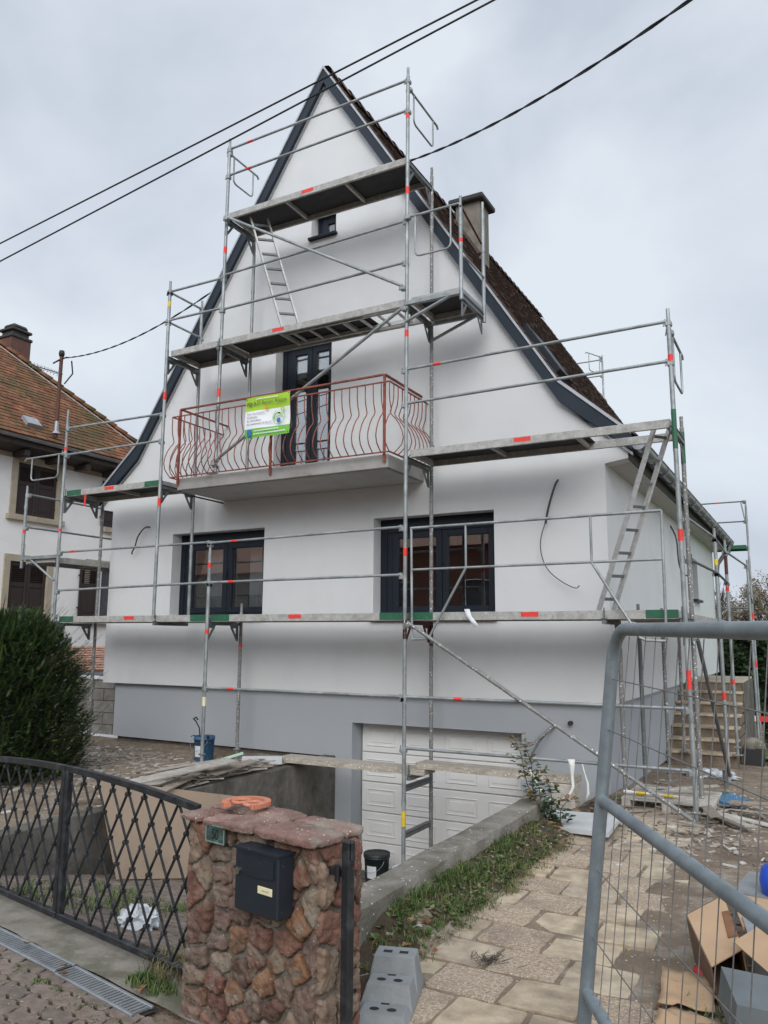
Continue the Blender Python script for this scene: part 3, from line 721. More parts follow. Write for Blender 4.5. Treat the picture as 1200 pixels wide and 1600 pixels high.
cable('ring_bracket', [(-2.90, 9.60, -1.04), (-3.0, 9.48, -1.17), (-3.09, 9.42, -1.32), (-3.14, 9.42, -1.45)], .014, 'galv_dark', house)
t = MB(); t.tube([(-2.68, 9.64, -.99), (-2.68, 9.55, -.99)], .026, 12); t.build('drain_spout', 'black_plastic', house)

# ------------------------------------------------------------------ scaffolding
def at_(o): return o
def standard(root, x, y, z0, z1, bands=(), m='galv', base=True, lean=(0, 0)):
    t = MB(); L_ = z1 - z0
    def P(z): k = (z - z0) / max(L_, .01); return (x + lean[0] * k, y + lean[1] * k, z)
    t.tube([P(z0), P(z1 - .13)], .0245, 12); t.tube([P(z1 - .13), P(z1)], .019, 10)
    z = z0 + 1.0
    while z < z1 - .3:
        t.tube([P(z - .035), P(z + .035)], .028, 12); z += 2.0
    o = t.build('standard', m, root)
    if base:
        b = MB(); b.bbox((x - .075, y - .075, z0 - .004), (x + .075, y + .075, z0 + .006), .003); b.tube([(x, y, z0 + .006), (x, y, z0 + .16)], .018, 8)
        b.bbox((x - .045, y - .03, z0 + .10), (x + .045, y + .03, z0 + .125), .008); b.build('base_plate', 'galv_dirty', o)
    for zz, h, mm in bands:
        b = MB(); b.tube([P(zz - h / 2), P(zz + h / 2)], .0262, 12); b.build('tape_band', mm, o)
    return o
def coupler(mb, p):
    x, y, z = p
    mb.bbox((x - .034, y - .036, z - .028), (x + .034, y + .036, z + .028), .01); mb.tube([(x - .05, y - .01, z - .02), (x - .035, y - .01, z + .06)], .008, 6)
def rail(root, p, q, m='galv', name='guardrail', r_=.0175, sticker=None, cp=True):
    t = MB(); p, q = Vector(p), Vector(q); t.tube([p, q], r_, 10)
    d = (q - p).normalized()
    for e_, s_ in ((p, 1), (q, -1)):
        c = e_ + d * s_ * .03; t.obox(c, d * .035, Vector((0, 0, .021)), d.cross(Vector((0, 0, 1))).normalized() * .006)
    if cp:
        for e_ in (p, q): coupler(t, (e_.x, e_.y + .01, e_.z - .03))
    o = t.build(name, m, root)
    if sticker is not None:
        c = p + (q - p) * sticker; b = MB(); b.tube([c - d * .05, c + d * .05], r_ + .0012, 10); b.build('sticker', 'red_tape', o)
    return o
def transom(root, x, z, y0=8.45, y1=9.18, gus=(True, True), m='galv_dark'):
    t = MB(); t.beam((x, y0 + .02, z), (x, y1 - .02, z), .045, .045)
    t.beam((x, y0 + .02, z + .035), (x, y1 - .02, z + .035), .06, .008)
    t.tube([(x, y0 + .04, z + .03), (x, y0 + .04, z + .15)], .008, 6)
    o = t.build('transom', m, root)
    for k, (yy, s_) in enumerate(((y0, 1), (y1, -1))):
        if gus[k]:
            b = MB(); a = .024
            pts = [(yy + s_ * a, z - .02), (yy + s_ * .21, z - .02), (yy + s_ * .19, z - .06), (yy + s_ * .06, z - .24), (yy + s_ * a, z - .24)]
            # plate with two cut-outs drawn as a frame of bars around them
            if s_ < 0: pts = pts[::-1]
            P = [(p[0], p[1]) for p in pts]; c = centroid(P)
            def ringf(mb, outer_, inner_):
                n = len(outer_)
                vs = [(x - .004, a_, b_) for a_, b_ in outer_] + [(x - .004, a_, b_) for a_, b_ in inner_] + [(x + .004, a_, b_) for a_, b_ in outer_] + [(x + .004, a_, b_) for a_, b_ in inner_]
                fs = []
                for i in range(n):
                    j = (i + 1) % n; fs += [(i, j, n + j, n + i), (2 * n + j, 2 * n + i, 3 * n + i, 3 * n + j), (i, 2 * n + i, 2 * n + j, j), (n + i, n + j, 3 * n + j, 3 * n + i)]
                mb.add(vs, fs)
            inner = [(c[0] + (a_ - c[0]) * .35, c[1] + .02 + (b_ - c[1]) * .38) for a_, b_ in P]
            ringf(b, P, inner); b.build('gusset', m, o)
    return o
def deck(root, x0, x1, z, y0=8.50, y1=9.13, board=None, ends='', rungs=None, stick=.5, axis='x', m='deck_edge'):
    """scaffold deck: side beams, cross bars, dark underside; axis says along which way it runs"""
    def T(a, b): return (a, b) if axis == 'x' else (b, a)
    def bx(mb, a0, a1, b0, b1, c0, c1):
        (xa, ya), (xb, yb) = T(a0, b0), T(a1, b1); mb.bbox((xa, ya, c0), (xb, yb, c1), .004)
    t = MB(); bx(t, x0, x1, y0, y0 + .035, z - .095, z); bx(t, x0, x1, y1 - .035, y1, z - .095, z)
    bx(t, x0, x0 + .05, y0 + .035, y1 - .035, z - .085, z - .004); bx(t, x1 - .05, x1, y0 + .035, y1 - .035, z - .085, z - .004)
    n = max(1, round((x1 - x0) / 1.0))
    for k in range(1, n): xx = x0 + (x1 - x0) * k / n; bx(t, xx - .02, xx + .02, y0 + .035, y1 - .035, z - .075, z - .021)
    o = t.build('deck', m, root)
    bd = board or (x0 + .05, x1 - .05)
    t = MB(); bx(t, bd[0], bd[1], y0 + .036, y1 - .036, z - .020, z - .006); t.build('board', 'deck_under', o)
    if rungs:
        t = MB(); k = rungs[0]
        while k < rungs[1]: bx(t, k, k + .035, y0 + .12, y1 - .12, z - .075, z - .045); k += .27
        bx(t, rungs[0] - .1, rungs[1], y0 + .10, y0 + .13, z - .09, z - .03); bx(t, rungs[0] - .1, rungs[1], y1 - .13, y1 - .10, z - .09, z - .03)
        t.build('rung_frame', 'alu', o)
    if stick is not None:
        c = x0 + (x1 - x0) * stick; t = MB(); bx(t, c - .10, c + .10, y0 - .0015, y0 + .002, z - .06, z - .008); t.build('sticker', 'red_tape', o)
    for e_ in ends:
        a = x0 - .002 if e_ == 'l' else x1 - .32
        t = MB(); bx(t, a, a + .322, y0 - .003, y0 + .01, z - .088, z + .001); t.build('end_mark', 'green_paint', o)
    return o
def loop_guard(root, p, d, l, h=.42, m='galv'):
    """end guard: top tube from p along d with a U-shaped loop hanging below"""
    p, d = Vector(p), Vector(d).normalized(); t = MB(); q = p + d * l; t.tube([p, q], .015, 8)
    a, b = p + d * l * .14, p + d * l * .84; Z = Vector((0, 0, 1)); pts = [a]
    for k in range(7): an = math.pi / 2 * k / 6; pts.append(a + d * .07 * (1 - math.cos(an)) - Z * (h - .07 + .07 * math.sin(an)))
    for k in range(7): an = math.pi / 2 * k / 6; pts.append(b - d * .07 * (1 - math.sin(an)) - Z * (h - .07 + .07 * math.cos(an)))
    pts.append(b); t.tube(pts, .0125, 8)
    t.tube([q, q - Z * .04 + d * .03], .016, 8); coupler(t, (p.x, p.y, p.z - .01))
    return t.build('end_guard', m, root)
O_, I_ = 8.45, 9.18
sc = thing('scaffold', (-5.8, 8.8, -1.7), 'grey steel facade scaffold with four deck levels standing in front of the white gable', 'scaffold')
RT = 'red_tape'
standard(sc, -10.44, O_, -1.66, 3.62, [(2.97, .06, RT), (1.65, .04, RT)])
standard(sc, -7.35, O_, -1.66, 1.28, [(.98, .07, RT), (.07, .06, RT), (-.86, .12, 'cream_label')])
standard(sc, -8.35, O_, .30, 5.37, [(1.94, .12, RT), (3.55, .12, RT), (5.0, .08, 'yellow_tape')], base=False)
standard(sc, -7.40, 8.55, 2.28, 7.44, [(3.48, .12, RT), (5.66, .10, RT)], lean=(.09, -.07))
standard(sc, -4.33, O_, -2.86, 7.49, [(6.78, .07, RT), (5.72, .10, RT), (3.78, .09, RT), (1.02, .10, 'red_tape'), (.10, .22, 'dark_red'), (.03, .07, 'deck_edge'), (-2.04, .17, 'yellow_tape')], lean=(.05, 0))
standard(sc, -1.16, O_, -1.76, 3.48, [(2.93, .08, RT), (2.16, .42, 'green_paint'), (1.05, .12, RT), (-.39, .18, RT)], lean=(-.02, 0))
standard(sc, -10.33, I_, -1.67, 2.20, m='galv_dirty'); standard(sc, -8.36, I_, .31, 5.34, base=False)
standard(sc, -7.35, I_, -1.68, .48, [(-.12, .05, RT)], m='galv_dirty'); standard(sc, -7.34, I_, 2.28, 6.16); standard(sc, -4.33, I_, -3.03, 6.45, [(.05, .30, 'dark_red')], m='galv_dirty', lean=(.05, 0))
standard(sc, -1.98, I_, -1.80, .47, m='galv_dirty'); standard(sc, -1.20, I_, -1.84, 2.48, [(2.12, .36, 'green_paint')], m='galv_dirty')
standard(sc, -3.55, O_, 4.08, 5.44, [(4.85, .05, RT)], base=False); standard(sc, -3.54, I_, 4.05, 5.73, base=False)
for x, z in ((-10.42, 2.17), (-10.42, .18), (-8.36, 2.17), (-8.36, 4.14), (-7.38, .18), (-7.38, 4.14), (-7.33, 6.12), (-4.33, .18), (-4.33, 2.17), (-4.31, 4.14), (-4.29, 6.12), (-1.2, 2.17), (-1.2, .18), (-3.56, 4.12)):
    transom(sc, x, z, m='dark_red' if (x, z) == (-4.33, .18) else 'galv_dark')
transom(sc, -1.98, .18, gus=(False, True)); transom(sc, -8.36, .18, gus=(False, False))
deck(sc, -10.38, -7.39, .30, ends='lr'); deck(sc, -7.33, -4.37, .30, ends='lr', stick=.47); deck(sc, -4.29, -1.24, .30, ends='lr', stick=.49)
deck(sc, -10.40, -8.40, 2.29, ends='lr', stick=.47); deck(sc, -4.27, -1.22, 2.29, board=(-4.22, -2.15), stick=.47)
deck(sc, -8.32, -7.42, 4.27, stick=None); deck(sc, -7.36, -4.34, 4.27, board=(-7.3, -5.02), rungs=(-6.2, -4.5), stick=.34)
deck(sc, -7.29, -4.31, 6.24, stick=.47); deck(sc, -4.26, -3.58, 4.27, stick=None)
for a, b_, s_ in (((-10.42, O_, 1.30), (-7.35, O_, 1.30), .1), ((-10.42, O_, .70), (-7.35, O_, .74), None), ((-7.35, O_, 1.29), (-4.34, O_, 1.33), .14), ((-7.35, O_, .74), (-4.34, O_, .75), .13),
                  ((-7.35, O_, -.68), (-4.34, O_, -.68), .15), ((-4.33, O_, -.68), (-1.18, O_, -.67), .22), ((-4.33, O_, -1.26), (-1.18, O_, -1.26), None),
                  ((-10.42, O_, 3.31), (-8.37, O_, 3.28), None), ((-10.42, O_, 2.87), (-8.37, O_, 2.87), None),
                  ((-4.32, O_, 3.31), (-1.18, O_, 3.34), .14), ((-4.32, O_, 2.87), (-1.18, O_, 2.90), None),
                  ((-8.36, O_, 5.20), (-7.36, 8.52, 5.24), None), ((-8.36, O_, 4.74), (-7.37, 8.52, 4.77), None),
                  ((-7.36, 8.51, 5.27), (-4.31, O_, 5.31), None), ((-7.36, 8.51, 4.74), (-4.31, O_, 4.74), None),
                  ((-7.31, 8.48, 7.27), (-4.28, O_, 7.31), .13), ((-7.32, 8.48, 6.84), (-4.28, O_, 6.87), .13),
                  ((-8.36, O_, 5.20), (-8.36, I_, 5.20), None), ((-8.36, O_, 4.72), (-8.36, I_, 4.72), None)):
    rail(sc, a, b_, sticker=s_)
# welded guard frame in the right bay
t = MB(); y = 8.41
t.tube([(-4.22, y, 1.30), (-1.34, y, 1.31)], .017, 10); t.tube([(-4.2, y, .80), (-1.35, y, .81)], .015, 10)
t.tube([(-4.21, y, 1.30), (-4.20, y, -.01)], .015, 10); t.tube([(-1.34, y, 1.31), (-1.35, y, -.02)], .015, 10)
for x0, x1 in ((-3.51, -3.96), (-2.07, -1.62)):
    t.tube([(x0, y, 1.30), (x0, y, .80)], .014, 8); xe = -4.20 if x1 < -3 else -1.35; sgn = -1 if x1 < -3 else 1
    t.tube([(x0, y, .80), (x1 - sgn * .03, y, .09), (x1 + sgn * .01, y, .02), (x1 + sgn * .07, y, -.01), (xe, y, -.015)], .015, 10)
t.build('guard_frame', 'galv', sc)
rail(sc, (-7.26, 8.40, 6.12), (-4.33, 8.40, 4.40), name='brace', r_=.021, cp=True); rail(sc, (-4.31, 8.40, 4.12), (-7.42, 8.52, 2.46), name='brace', r_=.022)
rail(sc, (-4.25, 8.39, .18), (-1.17, 8.39, -1.72), name='brace', r_=.022, m='galv_dirty')
for z in (-1.73, -2.24): transom(sc, -4.34, z, gus=(False, False))
loop_guard(sc, (-4.28, 8.50, 7.20), (0, 1, 0), .86); loop_guard(sc, (-7.31, 8.50, 7.20), (0, 1, 0), .66); loop_guard(sc, (-1.17, 8.50, 3.23), (0, 1, 0), .80, .5)
loop_guard(sc, (-10.46, 8.45, 2.90), (-1, 0, 0), .92, .38); loop_guard(sc, (-4.26, 8.42, 5.33), (1, 0, 0), .70, .56)
t = MB(); t.tube([(-3.56, 8.45, 5.34), (-3.56, 9.18, 5.14)], .014, 8); t.build('cross_tie', 'dark_red', sc)
t = MB(); t.beam((-3.57, 8.5, 4.22), (-3.57, 9.18, 4.22), .04, .05); t.build('cross_tie', 'galv', sc)
t = MB(); t.tube([(-3.53, 8.5, 4.66), (-3.53, 9.16, 4.66)], .015, 8); t.build('cross_tie', 'galv', sc)
for y in (8.43, 9.18):
    t = MB(); t.tube([(-4.31, y, 3.93), (-3.60, y, 4.18)], .021, 10); t.beam((-4.3, y, 4.17), (-3.56, y, 4.17), .045, .05); t.build('console', 'galv', sc)
# console and short side run at the far left
standard(sc, -11.30, O_, 1.08, 2.44, [(1.68, .05, RT)], base=False)
t = MB(); t.beam((-11.3, O_, 1.24), (-10.45, O_, 1.24), .045, .05); t.tube([(-11.1, O_, 1.22), (-10.5, O_, .86)], .018, 8); t.tube([(-11.25, O_, 1.25), (-11.25, O_, 1.48)], .008, 6); t.build('console', 'galv', sc)
standard(sc, -11.30, 11.5, -1.7, 2.44, base=True); standard(sc, -10.6, 11.5, -1.7, 2.44, base=True)
transom(sc, -10.95, 1.2, 11.3, 11.7, gus=(False, False))
deck(sc, 8.48, 11.5, 1.24, y0=-11.24, y1=-10.55, axis='y', stick=None)
rail(sc, (-11.30, 8.47, 2.30), (-11.30, 11.5, 2.28)); rail(sc, (-11.30, 8.47, 1.76), (-11.30, 11.5, 1.76))
b = MB(); b.box((-9.95, 8.46, 2.0), (-9.92, 8.47, 2.19)); b.build('tie_ribbon', RT, sc)
# side scaffold along the right wall
ss = thing('scaffold', (-1.55, 13, -1.85), 'low grey scaffold running along the right side wall past the stone steps', 'scaffold')
standard(ss, -1.14, 11.30, -1.80, 1.47, [(-.72, .10, RT), (1.02, .08, 'yellow_tape')]); standard(ss, -1.20, 13.30, -1.70, 1.54, [(-.66, .12, RT), (.78, .07, RT), (1.15, .3, 'dark_red')])
standard(ss, -1.11, 16.40, -1.95, 1.50, [(1.05, .06, 'label_white')]); standard(ss, -1.33, 20.40, -2.2, 3.28, [(.55, .15, RT), (-.55, .15, RT)])
standard(ss, -1.86, 11.30, -1.83, .42, m='galv_dirty'); standard(ss, -1.95, 13.30, -1.70, .42, m='galv_dirty'); standard(ss, -1.90, 9.9, -1.8, .42, m='galv_dark')
standard(ss, -.82, 18.6, -2.0, 1.0)
deck(ss, 9.24, 11.26, .29, y0=-1.86, y1=-1.24, axis='y', stick=None); deck(ss, 11.34, 13.26, .29, y0=-1.86, y1=-1.24, axis='y', stick=None); deck(ss, 13.34, 16.36, .29, y0=-1.82, y1=-1.20, axis='y', stick=None)
rail(ss, (-1.21, 9.20, 1.34), (-1.14, 11.3, 1.34)); rail(ss, (-1.14, 11.3, 1.34), (-1.20, 13.3, 1.34)); rail(ss, (-1.2, 13.3, 1.36), (-1.12, 16.4, 1.38))
rail(ss, (-1.21, 9.20, .88), (-1.14, 11.3, .88), m='galv_dark'); rail(ss, (-1.14, 11.3, .88), (-1.20, 13.3, .88), m='galv_dark')
b = MB(); b.tube([(-1.20, 9.22, .93), (-1.20, 9.22, .82)], .03, 10); b.build('end_mark', 'green_paint', ss)
rail(ss, (-1.17, 9.3, .0), (-1.10, 11.0, -1.66), name='brace', m='galv_dark', r_=.022, cp=False)
t = MB(); t.tube([(-1.16, 11.0, -1.60), (-1.14, 11.0, -1.86)], .024, 10); t.bbox((-1.22, 10.93, -1.87), (-1.08, 11.07, -1.86)); t.build('jack', 'galv_dark', ss)
rail(ss, (-2.7, 20.4, 3.26), (-1.35, 20.4, 3.26), m='galv_dark', sticker=.55); rail(ss, (-2.7, 20.4, 2.78), (-1.35, 20.4, 2.78), m='galv_dark'); rail(ss, (-2.7, 20.45, .74), (-1.35, 20.45, .74), m='galv_dark')
t = MB(); t.tube([(-1.43, 20.4, 3.24), (-1.37, 20.4, 2.85), (-1.33, 20.4, 2.72)], .016, 8); t.build('end_guard', 'galv', ss)
deck(ss, -2.75, -1.40, 2.26, y0=20.75, y1=21.3, stick=None, m='green_paint')
for z in (.2, .9): rail(ss, (-1.33, 20.38, z), (-1.12, 16.4, z), m='galv_dark')
rs_ = thing('scaffold', (-5.8, 21.5, -2.0), 'top of a far scaffold showing above the roof at the back of the house', 'scaffold')
standard(rs_, -4.78, 21.4, -2.0, 7.8); standard(rs_, -5.09, 21.9, -2.0, 6.95); standard(rs_, -7.8, 21.4, -2.0, 7.8)
for z in (7.68, 7.22): rail(rs_, (-7.8, 21.4, z), (-4.8, 21.4, z))
deck(rs_, -7.75, -4.85, 6.72, y0=21.45, y1=22.1, stick=None); loop_guard(rs_, (-4.80, 21.4, 7.75), (-.6, -.7, .15), .5, .5)
t = MB(); t.tube([(-5.35, 21.4, 6.75), (-5.1, 21.4, 6.3), (-4.85, 21.4, 6.72)], .016, 8); t.build('brace', 'galv', rs_)

def ladder(p0, p1, w, label, n, m='alu'):
    p0, p1 = Vector(p0), Vector(p1); c = (p0 + p1) / 2; th = thing('ladder', p0, label, 'ladder')
    d = (p1 - p0).normalized(); W_ = Vector(w).normalized(); wd = Vector(w).length / 2
    nn = d.cross(W_).normalized()
    for s_ in (-1, 1):
        t = MB(); q = W_ * s_ * wd; t.obox(c + q, d * (p1 - p0).length / 2, nn * .030, W_ * .012); t.build('stile', m, th)
    for k in range(n):
        c_ = p0 + (p1 - p0) * (k + .5) / n; t = MB(); t.obox(c_, W_ * wd, d * .016, nn * .014); t.build('rung', 'galv_dark', th)
    return th
ladder((-6.37, 8.92, 4.285), (-6.90, 8.72, 6.16), (.20, .16, 0), 'aluminium ladder leaning under the top deck, left of the tiny attic window', 8)
ladder((-2.04, 8.86, .31), (-1.34, 8.78, 2.30), (.13, .15, 0), 'aluminium ladder rising from the lowest deck beside the right house corner', 8)
def plank(x0, x1, y, z0, z1, label):
    t = MB(); t.obox(((x0 + x1) / 2, y, (z0 + z1) / 2), ((x1 - x0) / 2, 0, (z1 - z0) / 2), (0, .14, 0), (0, 0, .033)); 
    o = t.build('plank', 'plank', None, label, 'plank', 'planks over the garage ramp', base=True)
    return o
plank(-6.15, -4.1, 8.66, -1.53, -1.53, 'dusty wooden plank bridging the ramp left of the scaffold post'); plank(-4.22, -2.36, 8.68, -1.46, -1.47, 'dusty wooden plank bridging the ramp right of the scaffold post')
transom(sc, -4.28, -1.60, gus=(False, False))

# cables overhead
def wirecurve(p, q, sag, n=24):
    p, q = Vector(p), Vector(q); return [p + (q - p) * (k / n) - Vector((0, 0, sag * 4 * (k / n) * (1 - k / n))) for k in range(n + 1)]
for lab, a, b_, s_ in (('upper of the two thin parallel wires crossing in front of the gable', (-13.5, 6, 4.50), (2.6, 6, 6.33), .0), ('lower of the two thin parallel wires crossing in front of the gable', (-13.5, 6, 4.13), (2.6, 6, 6.36), .0)):
    t = MB(); t.tube(wirecurve(a, b_, .03), .0105, 6); t.build('overhead_wire', 'cable_black', None, lab, 'wire', 'pair of overhead wires', base=True)
def twisted(p, q, sag, lab):
    t = MB(); c = wirecurve(p, q, sag, 60)
    for ph in (0, math.pi):
        t.tube([v + Vector((0, .008 * math.cos(k * .9 + ph), .009 * math.sin(k * .9 + ph))) for k, v in enumerate(c)], .0095, 6)
    return t.build('service_cable', 'cable_black', None, lab, 'cable', base=True)
twisted((-4.98, 9.62, 6.98), (.95, 5.2, 4.98), .30, 'thick twisted black cable rising from the roof edge to the upper right')
twisted((-16.4, 13.0, 6.98), (-8.02, 9.66, 5.98), .34, 'twisted black cable running from the rusty roof mast to the left roof edge')

# ------------------------------------------------------------------ street gate, pillar and fittings
RZ = math.atan2(GS.y, GS.x)
def gate_leaf(u0, u1, label):
    th = thing('gate', (G0.x, G0.y, -1.7), label, 'gate', 'leaves of the lattice driveway gate', rz=RZ)
    def top(u): return .915 - .062 * ((u + 1.29) / 1.29) ** 2
    n = 22
    t = MB()
    for k in range(n):
        a, b_ = u0 + (u1 - u0) * k / n, u0 + (u1 - u0) * (k + 1) / n
        t.beam((a - .001, 0, top(a) - .018), (b_ + .001, 0, top(b_) - .018), .034, .034)
    t.build('top_rail', 'black_iron', th, local=True)
    t = MB(); t.bbox((u0, -.02, .035), (u1, .02, .075)); t.build('bottom_rail', 'black_iron', th, local=True)
    for u in (u0 + .016, u1 - .016):
        t = MB(); t.bbox((u - .018, -.02, .075), (u + .018, .02, top(u) - .03)); t.build('stile', 'black_iron', th, local=True)
    t = MB(); dw, dh = .0775, .128; base_ = .06
    for sg in (1, -1):
        k = -24
        while k < 24:
            # line u = uc + sg*(z-base)*dw/dh, clipped to the frame
            uc = u0 + .03 + k * dw * 2
            zs = [base_ + .01 * i for i in range(90)]; pts = [(uc + sg * (z - base_) * dw / dh, z) for z in zs]
            pts = [p for p in pts if u0 + .03 < p[0] < u1 - .03 and p[1] < top(p[0]) - .03]
            if len(pts) > 3:
                (a, z0), (b_, z1) = pts[0], pts[-1]
                t.beam((a, -.006 * sg, z0), (b_, -.006 * sg, z1), .006, .014, (0, 1, 0) if False else (0, 0, 1))
                t.tube([(a, -.007 * sg, z0), (b_, -.007 * sg, z1)], .0065, 6)
            k += 1
    z = base_; row = 0
    while z < .86:
        u = u0 + .03 + (dw if row % 2 else 0) - 2 * dw
        while u < u1:
            if u0 + .04 < u < u1 - .04 and z < top(u) - .06 and z > .09:
                t.bbox((u - .0125, -.017, z - .011), (u + .0125, .017, z + .011), .005)
            u += 2 * dw
        z += dh; row += 1
    t.build('lattice', 'black_iron', th, local=True)
gate_leaf(-1.285, -.005, 'right leaf of the black lattice gate, between the stone pillar and the middle bar')
gate_leaf(-2.58, -1.300, 'left leaf of the black lattice gate, in front of the dark yew')

PO = Vector((-2.69, 3.04, -1.74)); pil = thing('gate_pillar', PO, 'reddish rubble stone pillar carrying a dark mailbox', 'pillar', rz=RZ)
PW, PD, PH = .84, .25, .89
TEX = {}
def relief(o, lv, st, sz):
    if sz not in TEX:
        TEX[sz] = bpy.data.textures.new('relief', 'CLOUDS'); TEX[sz].noise_scale = sz; TEX[sz].noise_depth = 4
    s = o.modifiers.new('sub', 'SUBSURF'); s.subdivision_type = 'CATMULL_CLARK'; s.levels = lv; s.render_levels = lv
    d = o.modifiers.new('relief', 'DISPLACE'); d.texture = TEX[sz]; d.strength = st; d.mid_level = .5; d.texture_coords = 'LOCAL'
t = MB(); n_ = 40
for (A_, U_, V_) in (((.004, .004, 0), (PW - .008, 0, 0), (0, 0, PH + .01)), ((PW - .004, .004, 0), (0, PD - .008, 0), (0, 0, PH + .01)), ((PW - .004, PD - .004, 0), (-PW + .008, 0, 0), (0, 0, PH + .01)), ((.004, PD - .004, 0), (0, -PD + .008, 0), (0, 0, PH + .01))):
    A_, U_, V_ = Vector(A_), Vector(U_), Vector(V_)
    t.add([A_ + U_ * (i / n_) + V_ * (j / n_) for j in range(n_ + 1) for i in range(n_ + 1)], [(j * (n_ + 1) + i, j * (n_ + 1) + i + 1, (j + 1) * (n_ + 1) + i + 1, (j + 1) * (n_ + 1) + i) for j in range(n_) for i in range(n_)], True)
relief(t.build('mortar', 'mortar', pil, local=True), 1, .022, .07)
def rubble_face(w, h, M, n_u, n_v, mb, seed):
    random.seed(seed); seeds = []
    for j in range(n_v):
        for i in range(n_u):
            if random.random() < .07: continue
            seeds.append(((i + .5 + (.5 if j % 2 else 0) * .8 + random.uniform(-.30, .30)) * w / n_u, (j + .5 + random.uniform(-.30, .30)) * h / n_v))
    for c in voronoi(seeds, (0, 0, w, h), .0085):
        ca = sum(c[i][0] * c[(i + 1) % len(c)][1] - c[(i + 1) % len(c)][0] * c[i][1] for i in range(len(c))) / 2
        if abs(ca) < .0012: continue
        if ca < 0: c = c[::-1]
        if random.random() < .06: continue
        p = resample(chaikin(c, 1, random.choice((.04, .07, .12))), .015, .0045); stone(mb, p, M, random.uniform(.010, .034), back=-.014, dome=random.uniform(-.05, .12))
for nm, w_, M, nu, nv, sd in (('f', PW, lambda u, v, h: (u, -h, v), 6, 10, 14), ('r', PD, lambda u, v, h: (PW + h, u, v), 2, 10, 5), ('l', PD, lambda u, v, h: (-h, PD - u, v), 2, 10, 8), ('b', PW, lambda u, v, h: (PW - u, PD + h, v), 6, 10, 9)):
    t = MB(); rubble_face(w_, PH, M, nu, nv, t, sd); relief(t.build('stonework', 'sandstone', pil, local=True), 1, .026, .026)
random.seed(21)
caps = [(-.035, -.05, .14, .13), (.14, -.055, .27, .12), (.27, -.06, .50, .13), (.50, -.065, .88, .15), (-.03, .13, .22, .29), (.22, .12, .52, .30), (.52, .15, .87, .29)]
for k, (a, b_, c_, d_) in enumerate(caps):
    pl = resample(chaikin([(a, b_), (c_ - .011, b_ + random.uniform(-.016, .016)), (c_ - .011 + random.uniform(-.01, .01), d_ - .011), (a + random.uniform(-.006, .01), d_ - .011)], 1, .08), .022, .009)
    t = MB(); c0 = centroid(pl); n = len(pl); z0 = PH - .002 + random.uniform(-.004, .004); th_ = .040 + random.uniform(-.012, .010); vs = []
    jit = [random.uniform(-.006, .006) for _ in range(n)]
    rings = [(.94, 0), (.995, .008), (1.01, .028), (.985, th_ - .008), (.93, th_), (.6, th_ + .004), (.2, th_ + .003)]
    for s_, h in rings:
        for q, (x, y) in enumerate(pl):
            f = s_ + (jit[q] * 2 if .02 < h < th_ else 0); vs.append((c0[0] + (x - c0[0]) * f, c0[1] + (y - c0[1]) * f, z0 + h + random.uniform(-.0018, .0018)))
    fs = [(r_ * n + i, r_ * n + (i + 1) % n, (r_ + 1) * n + (i + 1) % n, (r_ + 1) * n + i) for r_ in range(6) for i in range(n)] + [tuple(range(6 * n, 7 * n)), tuple(range(n - 1, -1, -1))]
    t.add(vs, fs, True, (k * .37) % 1); relief(t.build('capstone', 'capstone', pil, local=True), 2, .013, .03)

def pilp(u, v, z): return PO + GS * u + GN * v + Vector((0, 0, z - PO.z))
# mailbox (bottom left front corner at u .452, z -1.134)
mbx = thing('mailbox', pilp(.457, -.115, -1.134), 'dark blue grey metal mailbox mounted on the stone pillar', 'mailbox', rz=RZ)
w_, h_, d_ = .268, .247, .092
t = MB(); t.bbox((0, 0, 0), (w_, d_, h_), .006); t.build('body', 'mailbox', mbx, local=True)
t = MB(); t.prism([(-.004, h_ - .004), (w_ + .004, h_ - .004), (w_ + .004, h_ + .006), (-.004, h_ + .006)], 1, -.006, d_ + .002); t.build('lid', 'mailbox', mbx, local=True)
t = MB(); fl = [(.022, h_ - .022), (.022, h_ - .056)] + [(.022 + .030 * math.sin(a), h_ - .086 + .030 * math.cos(a)) for a in (.35, .8, 1.25, 1.7)] + [(.085, h_ - .096), (.15, h_ - .101), (.245, h_ - .092), (.245, h_ - .020)]
t.prism(fl, 1, -.006, -.001); t.build('flap', 'mailbox', mbx, local=True)
t = MB(); n = 20; t.tube([(.022, -.001, h_ - .092), (.022, -.008, h_ - .092)], .0155, 20); t.build('lock', 'chrome', mbx, local=True)
t = MB(); t.bbox((.150, -.004, h_ - .158), (.238, -.0005, h_ - .128), .002); lb = t.build('name_label', 'cream_label', mbx, local=True)
for k in range(5):
    t = MB(); t.box((.176 + k * .009, -.0045, h_ - .146), (.182 + k * .009, -.0041, h_ - .141)); t.build('lettering', 'sign_grey', lb, local=True)
for z in (.03, h_ - .04):
    t = MB(); t.tube([(w_, d_ * .3, z), (w_ + .003, d_ * .3, z)], .0035, 8); t.build('rivet', 'chrome', mbx, local=True)
# house number plate
npl = thing('house_number', pilp(.166, -.045, -.922), 'small green bronze plate with house number at top left of the pillar', 'number plate', rz=RZ)
t = MB(); t.bbox((0, 0, 0), (.132, .012, .078), .002); pb = t.build('plate', 'plate_green', npl, local=True)
t = MB()
for a, b_ in (((0, 0), (.132, .006)), ((0, .072), (.132, .078)), ((0, .006), (.006, .072)), ((.126, .006), (.132, .072))): t.box((a[0], -.0035, a[1]), (b_[0], -.0002, b_[1]))
t.build('rim', 'plate_edge', npl, local=True)
mw = Matrix.Translation((.066, -.0006, .016)) @ Matrix.Rotation(R(90), 4, 'X') @ Matrix.Diagonal((.75, 1, 1, 1))
text_mesh('digits', '50', .066, 'plate_digit', npl, mw, 'CENTER', .0015)
